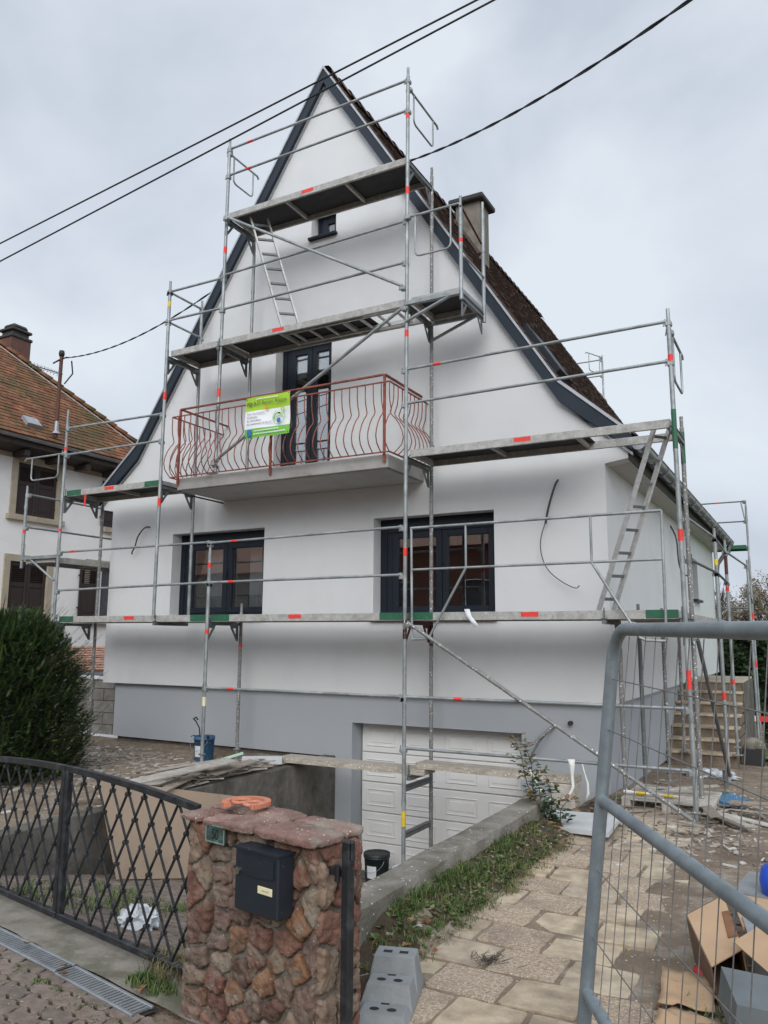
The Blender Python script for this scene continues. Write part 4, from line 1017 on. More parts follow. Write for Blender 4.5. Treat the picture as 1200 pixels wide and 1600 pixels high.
# terracotta ornament on the cap
orn = thing('ornament', pilp(.215, .15, -.79), 'round terracotta ring ornament lying on top of the pillar', 'ornament', rz=RZ)
def arc(cx, cy, rx, ry, a0, a1, r_, z=.012, n=24): return [(cx + rx * math.cos(a0 + (a1 - a0) * k / n), cy + ry * math.sin(a0 + (a1 - a0) * k / n), z) for k in range(n + 1)]
t = MB(); P = arc(0, 0, .098, .098, R(-30), R(255), .018, .012, 40); N_ = len(P)
for k in range(N_ - 1): t.beam(P[k], P[k + 1], .036, .020)
t.build('ring', 'terracotta', orn, local=True)
for cx, cy in ((-.037, .0), (.048, .0)):
    t = MB(); t.tube(arc(cx, cy, .038, .044, 0, 2 * math.pi, 0, .014, 28), .0085, 8, cap=False); t.build('ring', 'terracotta', orn, local=True)
# iron post with hinge, at the pillar's right side
gpst = thing('gate_post', pilp(.958, .05, -1.74), 'slim black iron post standing against the right side of the pillar', 'post', rz=RZ)
t = MB(); t.bbox((-.02, -.02, 0), (.02, .02, .925), .004); t.build('post', 'black_iron', gpst, local=True)
for z in (.12, .80):
    t = MB(); t.beam((-.09, 0, z), (-.02, 0, z), .03, .03); t.tube([(-.035, -.025, z - .03), (-.035, -.025, z + .03)], .012, 10); t.build('hinge', 'black_iron', gpst, local=True)
t = MB(); t.bbox((.02, -.012, .85), (.03, .012, .925)); t.build('cap', 'black_iron', gpst, local=True)

# drain channel grates
for k, (s0, s1) in enumerate(((-1.50, -.655), (-.635, .06), (-2.4, -1.515))):
    t = MB(); sw = thing('drain_grate', gp(s0, -.372, -1.702), ['grey slotted drain grate left of the gap, tilted slightly', 'grey slotted drain grate closest to the pillar', 'grey slotted drain grate at the far left frame edge'][k], 'grate', 'grates of the drain channel', rz=RZ + (R(-.8) if k == 1 else R(.6) if k == 0 else 0))
    l = s1 - s0; t.bbox((0, 0, .0), (l, .018, .014), .003); t.bbox((0, .105, 0), (l, .123, .014), .003)
    x = 0
    while x < l - .01: t.box((x, .018, .001), (x + .016, .105, .012)); x += .028
    t.build('grating', 'grate', sw, local=True)
t = MB(); vs = [gp(-2.4, -.38, -1.706), gp(.08, -.38, -1.706), gp(.08, -.24, -1.706), gp(-2.4, -.24, -1.706)]; t.add(vs, [(0, 1, 2, 3)]); t.build('drain_channel', 'grate_dark', kind='structure')

# ------------------------------------------------------------------ retaining walls of the ramp
rw = MB(); vs = []
n = 40
for side_x0, side_x1, y0, y1, zt, nm, lab in ((-2.52, -2.30, 3.42, 7.30, -1.455, 'retaining_wall', 'low weathered concrete wall between the ramp and the garden path'), (-6.15, -5.97, 3.55, 9.60, -1.60, 'retaining_wall', 'rough concrete retaining wall on the left of the ramp')):
    t = MB(); vs = []; n = 44
    for k in range(n + 1):
        y = y0 + (y1 - y0) * k / n; zb = min(H(-3, y), -1.75) - .12
        ztt = zt + .006 * noise2(y * 2, 1)
        j = lambda: random.uniform(-.004, .004)
        vs += [(side_x0 + j(), y, zb), (side_x0 + j(), y, ztt - .012), (side_x0 + .012, y, ztt + j() * .5), ((side_x0 + side_x1) / 2, y, ztt + j() * .7), (side_x1 - .012, y, ztt + j() * .5), (side_x1 + j(), y, ztt - .012), (side_x1 + j(), y, zb)]
    fs = []
    for k in range(n):
        for q in range(6): a = k * 7 + q; fs.append((a, a + 1, a + 8, a + 7))
    fs.append(tuple(range(6, -1, -1))); fs.append(tuple(range(n * 7, n * 7 + 7)))
    fs = [tuple(reversed(f)) for f in fs]
    t.add(vs, fs, True)
    o = t.build(nm, 'concrete' if side_x0 > -3 else 'concrete_dark', None, lab, 'wall', base=True)
    m_ = o.modifiers.new('e', 'EDGE_SPLIT'); m_.split_angle = R(40)

# ------------------------------------------------------------------ temporary mesh fence on the right
f0 = Vector((-.552, 2.50, .030)); fd = Vector((.495, -.869, -.013)).normalized(); lean = Vector((-.105, -.06, -1)).normalized()
hf = thing('construction_fence', f0 + lean * 1.70, 'leaning galvanised mesh construction fence panel in the right foreground', 'fence')
FL, FH = 3.2, 1.70; dn = lean
def fp(a, h): return f0 + fd * a + dn * h
t = MB(); rr = .10; pts = [fp(0, FH)]
pts.append(fp(0, rr))
for k in range(1, 8): an = math.pi / 2 * k / 8; pts.append(fp(rr * (1 - math.cos(an)), rr * (1 - math.sin(an))))
pts.append(fp(rr, 0)); pts.append(fp(FL - rr, 0))
for k in range(1, 8): an = math.pi / 2 * k / 8; pts.append(fp(FL - rr * (1 - math.sin(an)), rr * (1 - math.cos(an))))
pts += [fp(FL, rr), fp(FL, FH)]
t.tube(pts, .0188, 16); t.build('frame', 'galv_fence', hf)
for h in (.505, 1.035):
    t = MB(); t.tube([fp(.0, h), fp(FL, h)], .0172, 14); t.build('cross_rail', 'galv_fence', hf)
t = MB()
x = .06
while x < FL - .02:
    t.tube([fp(x, .02) + Vector((random.uniform(-.003, .003), 0, 0)), fp(x + random.uniform(-.006, .006), .55), fp(x + random.uniform(-.006, .006), 1.1), fp(x, FH - .02)], .0014, 5, cap=False); x += .074
for h in (.15, .30, .70, .88, 1.30, 1.48):
    t.tube([fp(0, h), fp(FL * .3, h + .003), fp(FL * .7, h - .003), fp(FL, h)], .0018, 5, cap=False)
t.build('mesh', 'wire', hf)

# ------------------------------------------------------------------ neighbouring house on the left
nb = thing('house', (-22, 10, -1.7), 'older white neighbouring house with orange brown tiled hip roof and dark shutters', 'house')
NX = -17.0; t = MB()
hs = [(12.41, 13.57, 2.92, 4.22), (12.39, 13.45, .33, 1.78), (14.78, 15.75, .45, 1.86), (15.35, 16.3, 2.95, 4.22), (9.2, 10.3, 2.92, 4.22), (9.2, 10.3, .33, 1.78)]
wall_tess([(3, -1.9), (16.7, -1.9), (16.7, 4.55), (3, 4.55)], [[(a, c), (b_, c), (b_, d_), (a, d_)] for a, b_, c, d_ in hs], lambda a, c: Vector((NX, a, c)), t)
t.add([(-17, 16.7, -1.9), (-27, 16.7, -1.9), (-27, 16.7, 4.55), (-17, 16.7, 4.55), (-17, 3, -1.9), (-27, 3, -1.9), (-27, 3, 4.55), (-17, 3, 4.55)], [(0, 1, 2, 3), (7, 6, 5, 4), (1, 5, 6, 2)])
nw = t.build('wall', 'render_white_old', nb)
t = MB(); t.box((-17.03, 3, 4.30), (-16.998, 16.7, 4.56)); t.build('cornice_band', 'stone_beige', nb)
for k, (a, b_, c, d_) in enumerate(hs):
    wn = MB(); wn.box((NX - .16, a, c), (NX - .10, b_, d_)); wo = wn.build('window', 'room', nb)
    s = MB(); q = .17
    s.bbox((NX - .1, a - q, c), (NX + .035, a, d_)); s.bbox((NX - .1, b_, c), (NX + .035, b_ + q, d_)); s.bbox((NX - .1, a - q, d_), (NX + .035, b_ + q, d_ + q))
    s.build('surround', 'stone_beige', wo)
    s = MB(); s.bbox((NX - .1, a - q - .07, c - .14), (NX + .11, b_ + q + .07, c), .01); s.build('sill', 'stone_beige', wo)
    m_ = (a + b_) / 2; leaves = ((a + .01, m_ - .006), (m_ + .006, b_ - .01)) if k not in (2, 3) else ((a + .02 - .35, m_ - .22),)
    for (p, r_) in leaves:
        s = MB(); xo = NX + .02 if k in (2, 3) else NX - .045; h_ = d_ - c; g_ = c + .015
        s.bbox((xo, p, g_), (xo + .035, p + .07, d_ - .01)); s.bbox((xo, r_ - .07, g_), (xo + .035, r_, d_ - .01))
        s.bbox((xo, p + .07, g_), (xo + .034, r_ - .07, g_ + .10)); s.bbox((xo, p + .07, d_ - .10), (xo + .034, r_ - .07, d_ - .01)); s.bbox((xo, p + .07, c + h_ * .58), (xo + .034, r_ - .07, c + h_ * .66))
        s.bbox((xo, p + .07, g_ + .10), (xo + .022, r_ - .07, c + h_ * .58)); s.bbox((xo + .02, p + .11, g_ + .15), (xo + .03, r_ - .11, c + h_ * .52))
        z = c + h_ * .665
        while z < d_ - .12: s.beam((xo + .017, p + .07, z + .015), (xo + .017, r_ - .07, z + .015), .006, .045, (.7, 0, .7)); z += .047
        s.box((xo, p + .07, c + h_ * .66), (xo + .004, r_ - .07, d_ - .1))
        for zz in (c + h_ * .2, c + h_ * .8): s.bbox((xo + .01, (p - .05 if p < m_ - .1 else r_), zz - .02), (xo + .05, (p if p < m_ - .1 else r_ + .05), zz + .02))
        s.build('shutter', 'shutter', wo)
    if k == 2:
        s = MB(); s.bbox((NX - .09, b_ - .10, c), (NX - .04, b_, d_)); s.bbox((NX - .09, m_ - .1, c), (NX - .04, m_ - .02, d_)); s.build('frame', 'sign_white', wo)
t = MB(); t.add([(-16.42, 2.5, 4.50), (-16.42, 17.2, 4.50), (-17.0, 17.2, 4.42), (-17, 2.5, 4.42)], [(0, 1, 2, 3)]); t.box((-16.46, 2.5, 4.50), (-16.42, 17.2, 4.74)); t.build('soffit', 'wood_dark', nb)
for k in range(6, 16): t = MB(); t.box((-16.95, 3 + k * .92, 4.30), (-16.5, 3.14 + k * .92, 4.44)); t.build('rafter_end', 'wood_dark', nb)
t = MB(); gz = 4.70; m_ = 9; vs = []
for yy in (2.5, 17.25):
    for q in range(m_ + 1): an = math.pi + math.pi * q / m_; vs.append((-16.36 + .075 * math.cos(an), yy, gz + .075 * math.sin(an)))
t.add(vs, [(q, q + 1, m_ + 2 + q, m_ + 1 + q) for q in range(m_)], True); t.build('gutter', 'zinc', nb)
SL = .965
def tiles_hip(mb, Mf, L_, ex, tw, y0, ylim, lift=.02):
    n = int(L_ / ex)
    for r_ in range(n):
        s0, s1 = r_ * ex, (r_ + 1) * ex + ex * .3; y = y0 - (tw / 2 if r_ % 2 else 0)
        while y < ylim(s0):
            j = random.uniform(-.004, .01); a, b_ = y + .003, min(y + tw - .003, ylim(s0) + .05)
            if b_ - a > .03:
                mb.add([Mf(s1, a, .002), Mf(s1, b_, .002), Mf(s0, b_, lift + j), Mf(s0, a, lift + j + random.uniform(-.004, .004)), Mf(s0, a, -.01), Mf(s0, b_, -.01)], [(3, 2, 1, 0), (2, 3, 4, 5)], rn=random.random())
            y += tw
nrm = Vector((SL, 0, 1)).normalized(); dsl = Vector((-1, 0, SL)).normalized()
t = MB(); tiles_hip(t, lambda s, y, h: Vector((-16.34, y, 4.74)) + dsl * s + nrm * h, 7.6, .165, .18, 5.5, lambda s: 17.2 - s * abs(dsl.x)); t.build('roof', 'tile_orange', nb)
t = MB(); ap = 5.6; t.add([(-16.4, 17.2, 4.72), (-27.6, 17.2, 4.72), (-22, 11.6, 4.72 + ap * SL), (-22, 2.5, 4.72 + ap * SL), (-16.4, 2.5, 4.72), (-27.6, 2.5, 4.72)], [(0, 2, 1), (0, 4, 3, 2), (1, 2, 3, 5)]); t.build('roof_deck', 'tile_orange', nb)
t = MB()
for k in range(26):
    a = Vector((-16.36, 17.22, 4.76)) + Vector((-1, -1, SL)) * (.215 * k); b_ = a + Vector((-1, -1, SL)) * .235
    pts = []
    dd = (b_ - a).normalized(); sd = dd.cross(Vector((0, 0, 1))).normalized(); uu = sd.cross(dd)
    for i, p in enumerate((a, b_)):
        for q in range(7): an = math.pi * q / 6; rr_ = .13 - .025 * i; pts.append(p + sd * rr_ * math.cos(an) + uu * (rr_ * math.sin(an) * .95 - .01 * i))
    t.add(pts, [(q, q + 1, q + 8, q + 7) for q in range(6)] + [(6, 5, 4, 3, 2, 1, 0)], True, random.random())
t.build('hip_ridge', 'tile_orange', nb)
cable('lightning_wire', [Vector((-16.36, 16.4, 4.85)) + Vector((-1, -1, SL)) * k + Vector((0, 0, .12)) for k in (0, .9, 1.9, 2.9, 3.9)], .012, 'edge_light', nb)
t = MB(); t.box((-20.95, 14.3, 6.8), (-20.35, 14.95, 8.75)); co2 = t.build('chimney', 'chimney_brown', nb)
t = MB(); t.bbox((-20.99, 14.26, 8.75), (-20.31, 14.99, 8.84), .02); t.bbox((-20.98, 14.28, 8.98), (-20.32, 14.97, 9.06), .02); t.box((-20.9, 14.36, 8.86), (-20.4, 14.9, 8.98)); t.bbox((-20.9, 14.36, 9.06), (-20.4, 14.9, 9.22), .07); t.build('chimney_cap', 'chimney_cap', co2)
ms = thing('roof_mast', (-16.4, 12.95, 4.75), 'rusty steel roof mast with insulators and small antenna on the neighbouring eaves', 'mast')
t = MB(); t.tube([(-16.4, 12.95, 4.9), (-16.4, 12.95, 7.08)], .045, 10); t.build('pole', 'rust', ms)
t = MB(); t.tube([(-16.4, 12.95, 5.0), (-16.4, 12.95, 5.30)], .052, 10); t.lathe((-16.4, 12.95, 4.98), [(.11, 0), (.05, .08)], 12); t.build('flashing', 'edge_light', ms)
t = MB(); t.lathe((-16.4, 12.95, 7.0), [(.001, .16), (.06, .15), (.075, .08), (.06, 0), (.001, 0)], 12); t.tube([(-16.55, 12.95, 6.9), (-16.2, 12.95, 6.95)], .018, 6); t.tube([(-16.2, 13.1, 6.9), (-16.25, 13.2, 6.6), (-16.35, 13.05, 6.3)], .018, 6)
t.tube([(-16.4, 12.9, 6.9), (-16.4, 12.72, 6.75)], .02, 6); t.build('insulator', 'cable_black', ms)
t = MB(); t.tube([(-16.4, 13.02, 6.55), (-16.4, 12.1, 6.52)], .012, 6)
for k in range(8): y = 12.15 + k * .1; t.tube([(-16.52, y, 6.53), (-16.28, y, 6.53)], .006, 5); t.tube([(-16.4, y, 6.45), (-16.4, y + .03, 6.60)], .006, 5)
t.build('antenna', 'galv_dark', ms)
t = MB(); t.obox((-16.75, 12.5, 5.22), dsl * .16, (0, .2, 0), nrm * .05); t.build('roof_hatch', 'edge_light', nb)
# small shed roof and concrete block wall between the two houses
sh_ = thing('shed', (-15.2, 13, -1.75), 'low shed with pinkish tiled roof behind the concrete block wall', 'shed')
t = MB()
tiles_hip(t, lambda s, y, h: Vector((-14.55, y, -.78)) + Vector((-.92, 0, .40)).normalized() * s + Vector((.4, 0, .92)).normalized() * h, 1.35, .13, .14, 10.9, lambda s: 16, .03); t.build('roof', 'tile_low', sh_)
t = MB(); t.box((-15.8, 11, -1.8), (-14.75, 15.9, -.80)); t.build('wall', 'concrete_dark', sh_)
t = MB(); t.beam((-14.53, 10.9, -.84), (-14.53, 16, -.84), .03, .08); t.build('gutter', 'edge_light', sh_)
bw = thing('block_wall', (-12.2, 10.1, -1.75), 'grey concrete block wall with pale capping beside the left house corner', 'wall')
t = MB(); t.box((-14.2, 10.02, -1.9), (-10.24, 10.19, -.74)); t.build('mortar', 'mortar', bw)
t = MB(); z = -1.70; r_ = 0
t = MB()
while z < -.78:
    x = -14.2 - (.25 if r_ % 2 else 0)
    while x < -10.26:
        a, b_ = max(x + .006, -14.2), min(x + .494, -10.24)
        if b_ - a > .05: t.bbox((a, 10.0 + random.uniform(-.003, .003), z + .006), (b_, 10.05, min(z + .194, -.742)), .006, random.random())
        x += .5
    z += .2; r_ += 1
t.build('blocks', 'block', bw)
t = MB(); t.bbox((-14.25, 9.97, -.742), (-10.24, 10.23, -.695), .006); t.build('capping', 'label_white', bw)
t = MB(); t.bbox((-11.5, 9.93, -1.70), (-10.24, 9.999, -1.655), .006); t.build('footing_strip', 'label_white', bw)

# ------------------------------------------------------------------ stone steps and back garden
st = thing('stone_steps', (-1.73, 14.5, -1.9), 'worn stone steps with pale treads leading to the side landing', 'steps')
for k in range(7):
    zt = -.70 - .168 * k; y0 = 15.1 - .29 * k
    t = MB(); t.box((-2.235, y0 + .03, zt - .168 - (.1 if k == 6 else 0)), (-1.225, 15.3 if k else 17.2, zt - .035)); t.build('riser', 'riser_brown', st)
    t = MB(); t.bbox((-2.236, y0, zt - .036), (-1.21, y0 + .33 if k else 17.2, zt), .008); t.build('tread', 'paver_slab' if k else 'stone_beige', st)
t = MB(); t.box((-1.222, 15.1, -2.1), (-1.20, 17.2, -.74)); t.build('side_panel', 'concrete_dark', st)
hd = MB()
def leafquads(mb, n, boxf, size, elong=1.6):
    for _ in range(n):
        p = boxf(); a = random.uniform(0, 6.28); e = random.uniform(-1, 1)
        d = Vector((math.cos(a) * math.cos(e), math.sin(a) * math.cos(e), math.sin(e))); s_ = d.orthogonal().normalized(); s_.rotate(Matrix.Rotation(random.uniform(0, 6.28), 3, d))
        l = size * random.uniform(.6, 1.3)
        mb.add([p - s_ * l * .5, p + d * l * elong * .5 - s_ * .1 * l, p + s_ * l * .5, p - d * l * elong * .5], [(0, 1, 2, 3)], rn=random.random())
def hedge(name, x0, x1, y, zb, zt, label, n, size, m='hedge_leaf', cat='hedge'):
    th = thing(name, ((x0 + x1) / 2, y, zb), label, cat); t = MB()
    def pf():
        x = random.uniform(x0, x1); z = zb + (zt - zb) * random.random() ** .8
        bulge = .25 * noise2(x * 2, z * 3); yy = y - .5 - bulge + random.random() ** 2 * .6
        if random.random() < .25: z = zt + .12 * noise2(x * 3, 1) + random.uniform(-.1, .12); yy = y + random.uniform(-.5, .5)
        return Vector((x, yy, z))
    leafquads(t, n, pf, size); t.build('foliage', m, th)
    t = MB(); t.box((x0 + .1, y - .25, zb), (x1 - .1, y + .5, zt - .12)); t.build('core', 'yew_core', th); return th
hedge('hedge', -4.4, 4.5, 24.6, -2.3, .13, 'dark green clipped hedge behind the side scaffold', 14000, .11)
hedge('hedge', -1.05, -.2, 17.6, -1.95, -1.5, 'low leafy shrubs at the foot of the steps beside the lawn', 1500, .07)
def tree(x, y, z, h, label, blossom, seed, spread=.55, n_l=0):
    random.seed(seed); th = thing('tree', (x, y, z), label, 'tree', 'bare spring trees beyond the hedge'); tr = MB(); bl = MB(); tips = []
    def br(p, d, l, r_, dep):
        pts = [p]; q = p; dd = d
        for k in range(4):
            dd = (dd + Vector((random.uniform(-1, 1), random.uniform(-1, 1), random.uniform(-.4, .8))) * .16).normalized(); q = q + dd * l / 4; pts.append(q)
        tr.tube(pts, [r_, r_ * .9, r_ * .8, r_ * .7, r_ * .6], 5 if dep else 8, cap=False)
        if dep >= 5: tips.extend(pts[2:]); return
        for k in range(random.choice((2, 3, 3)) if dep else 4):
            nd_ = (dd + Vector((random.uniform(-1, 1), random.uniform(-1, 1), random.uniform(-.3, .7))) * spread * 1.25).normalized()
            br(pts[random.choice((2, 3, 4))] if dep else pts[-1 - (k % 2)], nd_, l * random.uniform(.62, .85), r_ * .58, dep + 1)
    br(Vector((x, y, z)), Vector((0, 0, 1)), h * .28, h * .022, 0)
    tr.build('trunk', 'bark', th)
    if blossom:
        def pf(): p = random.choice(tips); return p + Vector((random.gauss(0, .09), random.gauss(0, .09), random.gauss(0, .09)))
        leafquads(bl, n_l, pf, .05); bl.build('crown', 'blossom', th)
tree(-3.1, 29, -2.2, 6.0, 'bare dark tree seen between the scaffold posts at the far right', False, 4, .7)
tree(-1.55, 31, -2.2, 5.6, 'pinkish budding tree rising at the right frame edge', True, 11, .7, 5000)
tree(-2.5, 34, -2.2, 5.4, 'pale hazy budding tree behind the bare dark one', True, 23, .7, 4000)
tree(-.4, 28, -2.2, 4.6, 'low budding tree outside the right edge, nearest the hedge', True, 31, .7, 3000)
random.seed(5)
bb = thing('barrier_board', (-.9, 17, -1.95), 'red and white striped barrier board standing on the lawn', 'barrier')
for k in range(6):
    t = MB(); t.bbox((-1.32 + k * .2, 16.99, -1.53), (-1.121 + k * .2, 17.02, -1.43), .002); t.build('stripe', 'red_tape' if k % 2 else 'label_white', bb)
for x in (-1.2, -.25): t = MB(); t.beam((x, 17.03, -2.0), (x, 17.03, -1.42), .03, .04, (0, 1, 0)); t.build('leg', 'galv', bb)
cr = thing('crate', (-1.02, 13.9, -1.95), 'black plastic crate with a pale concrete stone on top, right of the steps', 'crate')
t = MB(); t.bbox((-1.18, 13.8, -1.95), (-.88, 14.1, -1.66), .01); t.box((-1.15, 13.795, -1.90), (-.91, 13.80, -1.74)); t.build('box', 'black_plastic', cr)
bst = MB(); pl = resample(chaikin([(-1.16, 13.82), (-.9, 13.8), (-.84, 13.98), (-.95, 14.12), (-1.15, 14.08)], 1), .05, .006); stone(bst, pl, lambda x, y, h: Vector((x, y, -1.658 + h)), .11, 0, .4)
bst.build('stone', 'concrete', None, 'pale rough stone lying on the black crate', 'stone', base=True)

# ------------------------------------------------------------------ yew by the gate
def conifer(x, y, zb, zt, rx, ry, n, label):
    th = thing('yew', (x, y, zb), label, 'shrub'); fo = MB(); tw = MB(); up = Vector((0, 0, 1))
    for k in range(n):
        u_ = random.random(); z = zb + (zt - zb) * (.02 + .97 * u_); a = random.uniform(0, 2 * math.pi)
        prof = math.sin(math.pi * min(.96, .30 + .60 * u_)) ** .6 if u_ > .3 else .93 + .22 * u_
        prof *= 1 + .14 * noise2(a * 2.2, z * 2.5) + .10 * noise2(a * 6, z * 7); spray = random.random() < .035
        dep = random.random() ** 1.7 * .45
        o = Vector((math.cos(a), math.sin(a), 0)); p = Vector((x + rx * prof * (1 - dep) * o.x, y + ry * prof * (1 - dep) * o.y, z))
        topn = max(0, (u_ - .7) / .3)
        d = (o * (1 - .55 * topn) + up * (.35 + 1.0 * topn) + Vector((random.gauss(0, .55), random.gauss(0, .55), random.gauss(0, .4)))).normalized()
        l = random.uniform(.08, .18)
        if spray: l = random.uniform(.28, .50); dep = 0; p = Vector((x + rx * prof * .97 * o.x, y + ry * prof * .97 * o.y, z)); d = (o + up * random.uniform(.15, .7)).normalized()
        q = p; sd = d.cross(up).normalized(); ns = 18 if spray else 7; rn = min(1, max(0, random.gauss(.42, .25) + (.3 if random.random() < .12 else 0)))
        pts = [p]
        for s_ in range(ns):
            d2 = (d + up * (.10 * s_) * (.6)).normalized(); q2 = q + d2 * l / ns
            side = d2.cross(up).normalized(); nn = side.cross(d2); tilt = random.uniform(-.5, .5); side2 = (side + nn * tilt).normalized()
            wl = .026 * (1 - .06 * s_)
            for sg in (-1, 1):
                tip = q + side2 * sg * wl + d2 * .018; b0 = q; w_ = d2 * .0062
                fo.add([b0 - w_, b0 + w_, tip + w_ * .3], [(0, 1, 2)], rn=rn)
                tip2 = q + d2 * l / ns * .5 + side2 * sg * wl + d2 * .018; b1 = q + d2 * l / ns * .5; fo.add([b1 - w_, b1 + w_, tip2 + w_ * .3], [(0, 1, 2)], rn=min(1, rn + .06))
            q = q2; pts.append(q)
        if k % 3 == 0: tw.tube([pts[0], pts[3], pts[-1]], [.004, .003, .0015], 4, cap=False)
    fo.build('foliage', 'yew', th); tw.build('twigs', 'twig', th)
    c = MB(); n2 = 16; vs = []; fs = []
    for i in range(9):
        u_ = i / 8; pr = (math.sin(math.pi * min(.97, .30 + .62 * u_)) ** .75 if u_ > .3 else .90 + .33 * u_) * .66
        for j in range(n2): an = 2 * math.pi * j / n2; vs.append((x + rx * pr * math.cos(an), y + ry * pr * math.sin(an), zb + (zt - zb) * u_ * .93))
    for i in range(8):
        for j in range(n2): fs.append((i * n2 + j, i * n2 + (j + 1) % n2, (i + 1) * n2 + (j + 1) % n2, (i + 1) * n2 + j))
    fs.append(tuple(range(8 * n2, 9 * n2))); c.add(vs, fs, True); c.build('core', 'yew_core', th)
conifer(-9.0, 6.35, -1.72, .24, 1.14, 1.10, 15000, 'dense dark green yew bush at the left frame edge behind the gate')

# ------------------------------------------------------------------ rose and weeds
def leaf(mb, p, d, s_, rn=None):
    d = d.normalized(); sd = d.cross(Vector((0, 0, 1)) + Vector((random.uniform(-.5, .5), random.uniform(-.5, .5), 0))).normalized(); n_ = sd.cross(d) * .15 * s_
    mb.add([p, p + d * s_ * .35 + sd * s_ * .33 + n_, p + d * s_ * .8 + sd * s_ * .2, p + d * s_, p + d * s_ * .8 - sd * s_ * .2, p + d * s_ * .35 - sd * s_ * .33 + n_], [(0, 1, 2, 3), (0, 3, 4, 5)], rn=random.random() if rn is None else rn)
ro = thing('rose_bush', (-2.26, 7.3, -1.7), 'leggy rose bush with reddish young leaves at the end of the low wall', 'rose')
stm = MB(); lf = MB(); yl = MB()
for (x0, y0, x1, y1, z1) in ((-2.27, 7.3, -2.52, 7.35, -.98), (-2.24, 7.35, -2.44, 7.25, -1.13), (-2.25, 7.25, -2.28, 7.4, -1.25), (-2.26, 7.32, -2.60, 7.3, -.93), (-2.22, 7.3, -2.08, 7.3, -1.42), (-2.27, 7.22, -2.34, 7.1, -1.38)):
    p0, p1 = Vector((x0, y0, -1.72)), Vector((x1, y1, z1)); pts = [p0 + (p1 - p0) * (k / 8) + Vector((.03 * math.sin(k * .8 + x1 * 9), .02 * math.cos(k), 0)) for k in range(9)]
    stm.tube(pts, [.007 - .0006 * k for k in range(9)], 6, cap=False)
    for k in range(1, 9):
        for _ in range(5 if k > 1 else 8):
            d = Vector((random.uniform(-1, 1), random.uniform(-1, 1), random.uniform(-.3, .6))); b0 = pts[k] + Vector((random.gauss(0, .012),) * 3); tip = b0 + d.normalized() * random.uniform(.03, .09)
            mb_ = yl if k > 6 else lf
            leaf(mb_, tip, d, random.uniform(.035, .065)); leaf(mb_, tip, d.cross(Vector((0, 0, 1))), .04); leaf(mb_, tip, -d.cross(Vector((0, 0, 1))), .04)
stm.build('stem', 'twig', ro); lf.build('leaves', 'rose_leaf', ro); yl.build('young_leaves', 'rose_young', ro)

def blades(mb, cx, cy, z, n, rad, h, wd=.0035, bend=.6):
    for _ in range(n):
        a = random.uniform(0, 6.28); r_ = rad * math.sqrt(random.random()); x, y = cx + r_ * math.cos(a), cy + r_ * math.sin(a); b_ = random.uniform(0, 6.28); hh = h * random.uniform(.5, 1.2)
        d = Vector((math.cos(b_), math.sin(b_), 0)); s_ = Vector((-d.y, d.x, 0)) * wd; p = Vector((x, y, z)); m1 = p + Vector((0, 0, hh * .55)) + d * hh * bend * .25; t_ = p + Vector((0, 0, hh * (1 - bend * .35))) + d * hh * bend * .8; rn = random.random()
        mb.add([p - s_, p + s_, m1 + s_ * .8, m1 - s_ * .8, t_], [(0, 1, 2, 3), (3, 2, 4)], True, rn)
t = MB()
for _ in range(520):
    y = random.triangular(3.55, 7.0, 4.9); x = random.uniform(-2.285, -2.02) + (.10 if random.random() < .12 else 0)
    dens = .5 + .5 * noise2(x * 9, y * 3)
    if dens < .32: continue
    blades(t, x, y, H(x, y) - .005, random.randint(10, 26), .05, random.uniform(.02, .06) if x > -2.2 else random.uniform(.04, .12), .0024, .9)
for _ in range(90):                                # right-hand verge, gate foot, joints
    x, y = random.choice(((random.uniform(-.70, -.40), random.uniform(3.4, 4.3)), (random.uniform(-1.3, -.75), random.uniform(8.5, 9.3)), (random.uniform(-2.2, -1.3), random.uniform(9.0, 9.5))))
    blades(t, x, y, H(x, y) - .01, 12, .05, random.uniform(.03, .08))
for _ in range(60):
    p = gp(random.uniform(-.28, .02), random.uniform(-.02, .10) - .18, -1.70); blades(t, p.x, p.y, -1.70, 10, .03, random.uniform(.02, .07))
for _ in range(40):
    p = gp(random.uniform(-.9, .2), random.uniform(-.62, -.40), -1.70); blades(t, p.x, p.y, -1.705, 8, .025, random.uniform(.008, .018))
for _ in range(120):
    p = gp(random.uniform(-2.9, -1.35), random.uniform(.25, 1.3), 0); blades(t, p.x, p.y, H(p.x, p.y) - .005, 12, .05, random.uniform(.04, .12))
for _ in range(110): x, y = random.uniform(-.95, 1.5), random.uniform(13.8, 19); blades(t, x, y, -1.93, 12, .12, .10, .008)
for _ in range(420):                               # broad-leaved weeds between the blades
    x, y = random.uniform(-2.27, -2.02), random.triangular(3.7, 7.2, 5.2); z = H(x, y)
    for k in range(random.randint(3, 6)):
        a = random.uniform(0, 6.28); leaf(t, Vector((x, y, z + .008)), Vector((math.cos(a), math.sin(a), random.uniform(.1, .8))), random.uniform(.018, .045))
t.build('grass', 'grass', None, 'green grass tufts along the low wall, gate foot and verge', 'grass', kind='stuff')
t = MB()
for _ in range(230):
    x, y = random.uniform(-2.28, -1.95), random.triangular(3.6, 7.9, 6.4); blades(t, x, y, H(x, y) - .005, 9, .05, .06, .002, 1.1)
for _ in range(26): p = gp(random.uniform(-.35, -.02), random.uniform(-.1, .12), 0); blades(t, p.x, p.y, -1.70, 16, .03, .12, .0025, .9)
t.build('dry_grass', 'grass_dry', None, 'yellowed dry grass between low wall, slabs and gate hinge', 'grass', kind='stuff')
b = MB(); vs = []
for j in range(60):
    for i in range(7):
        x = -2.30 + .27 * i / 6; y = 3.45 + 5.5 * j / 59; vs.append((x, y, H(x, y) + .012 + .010 * noise2(x * 12, y * 6)))
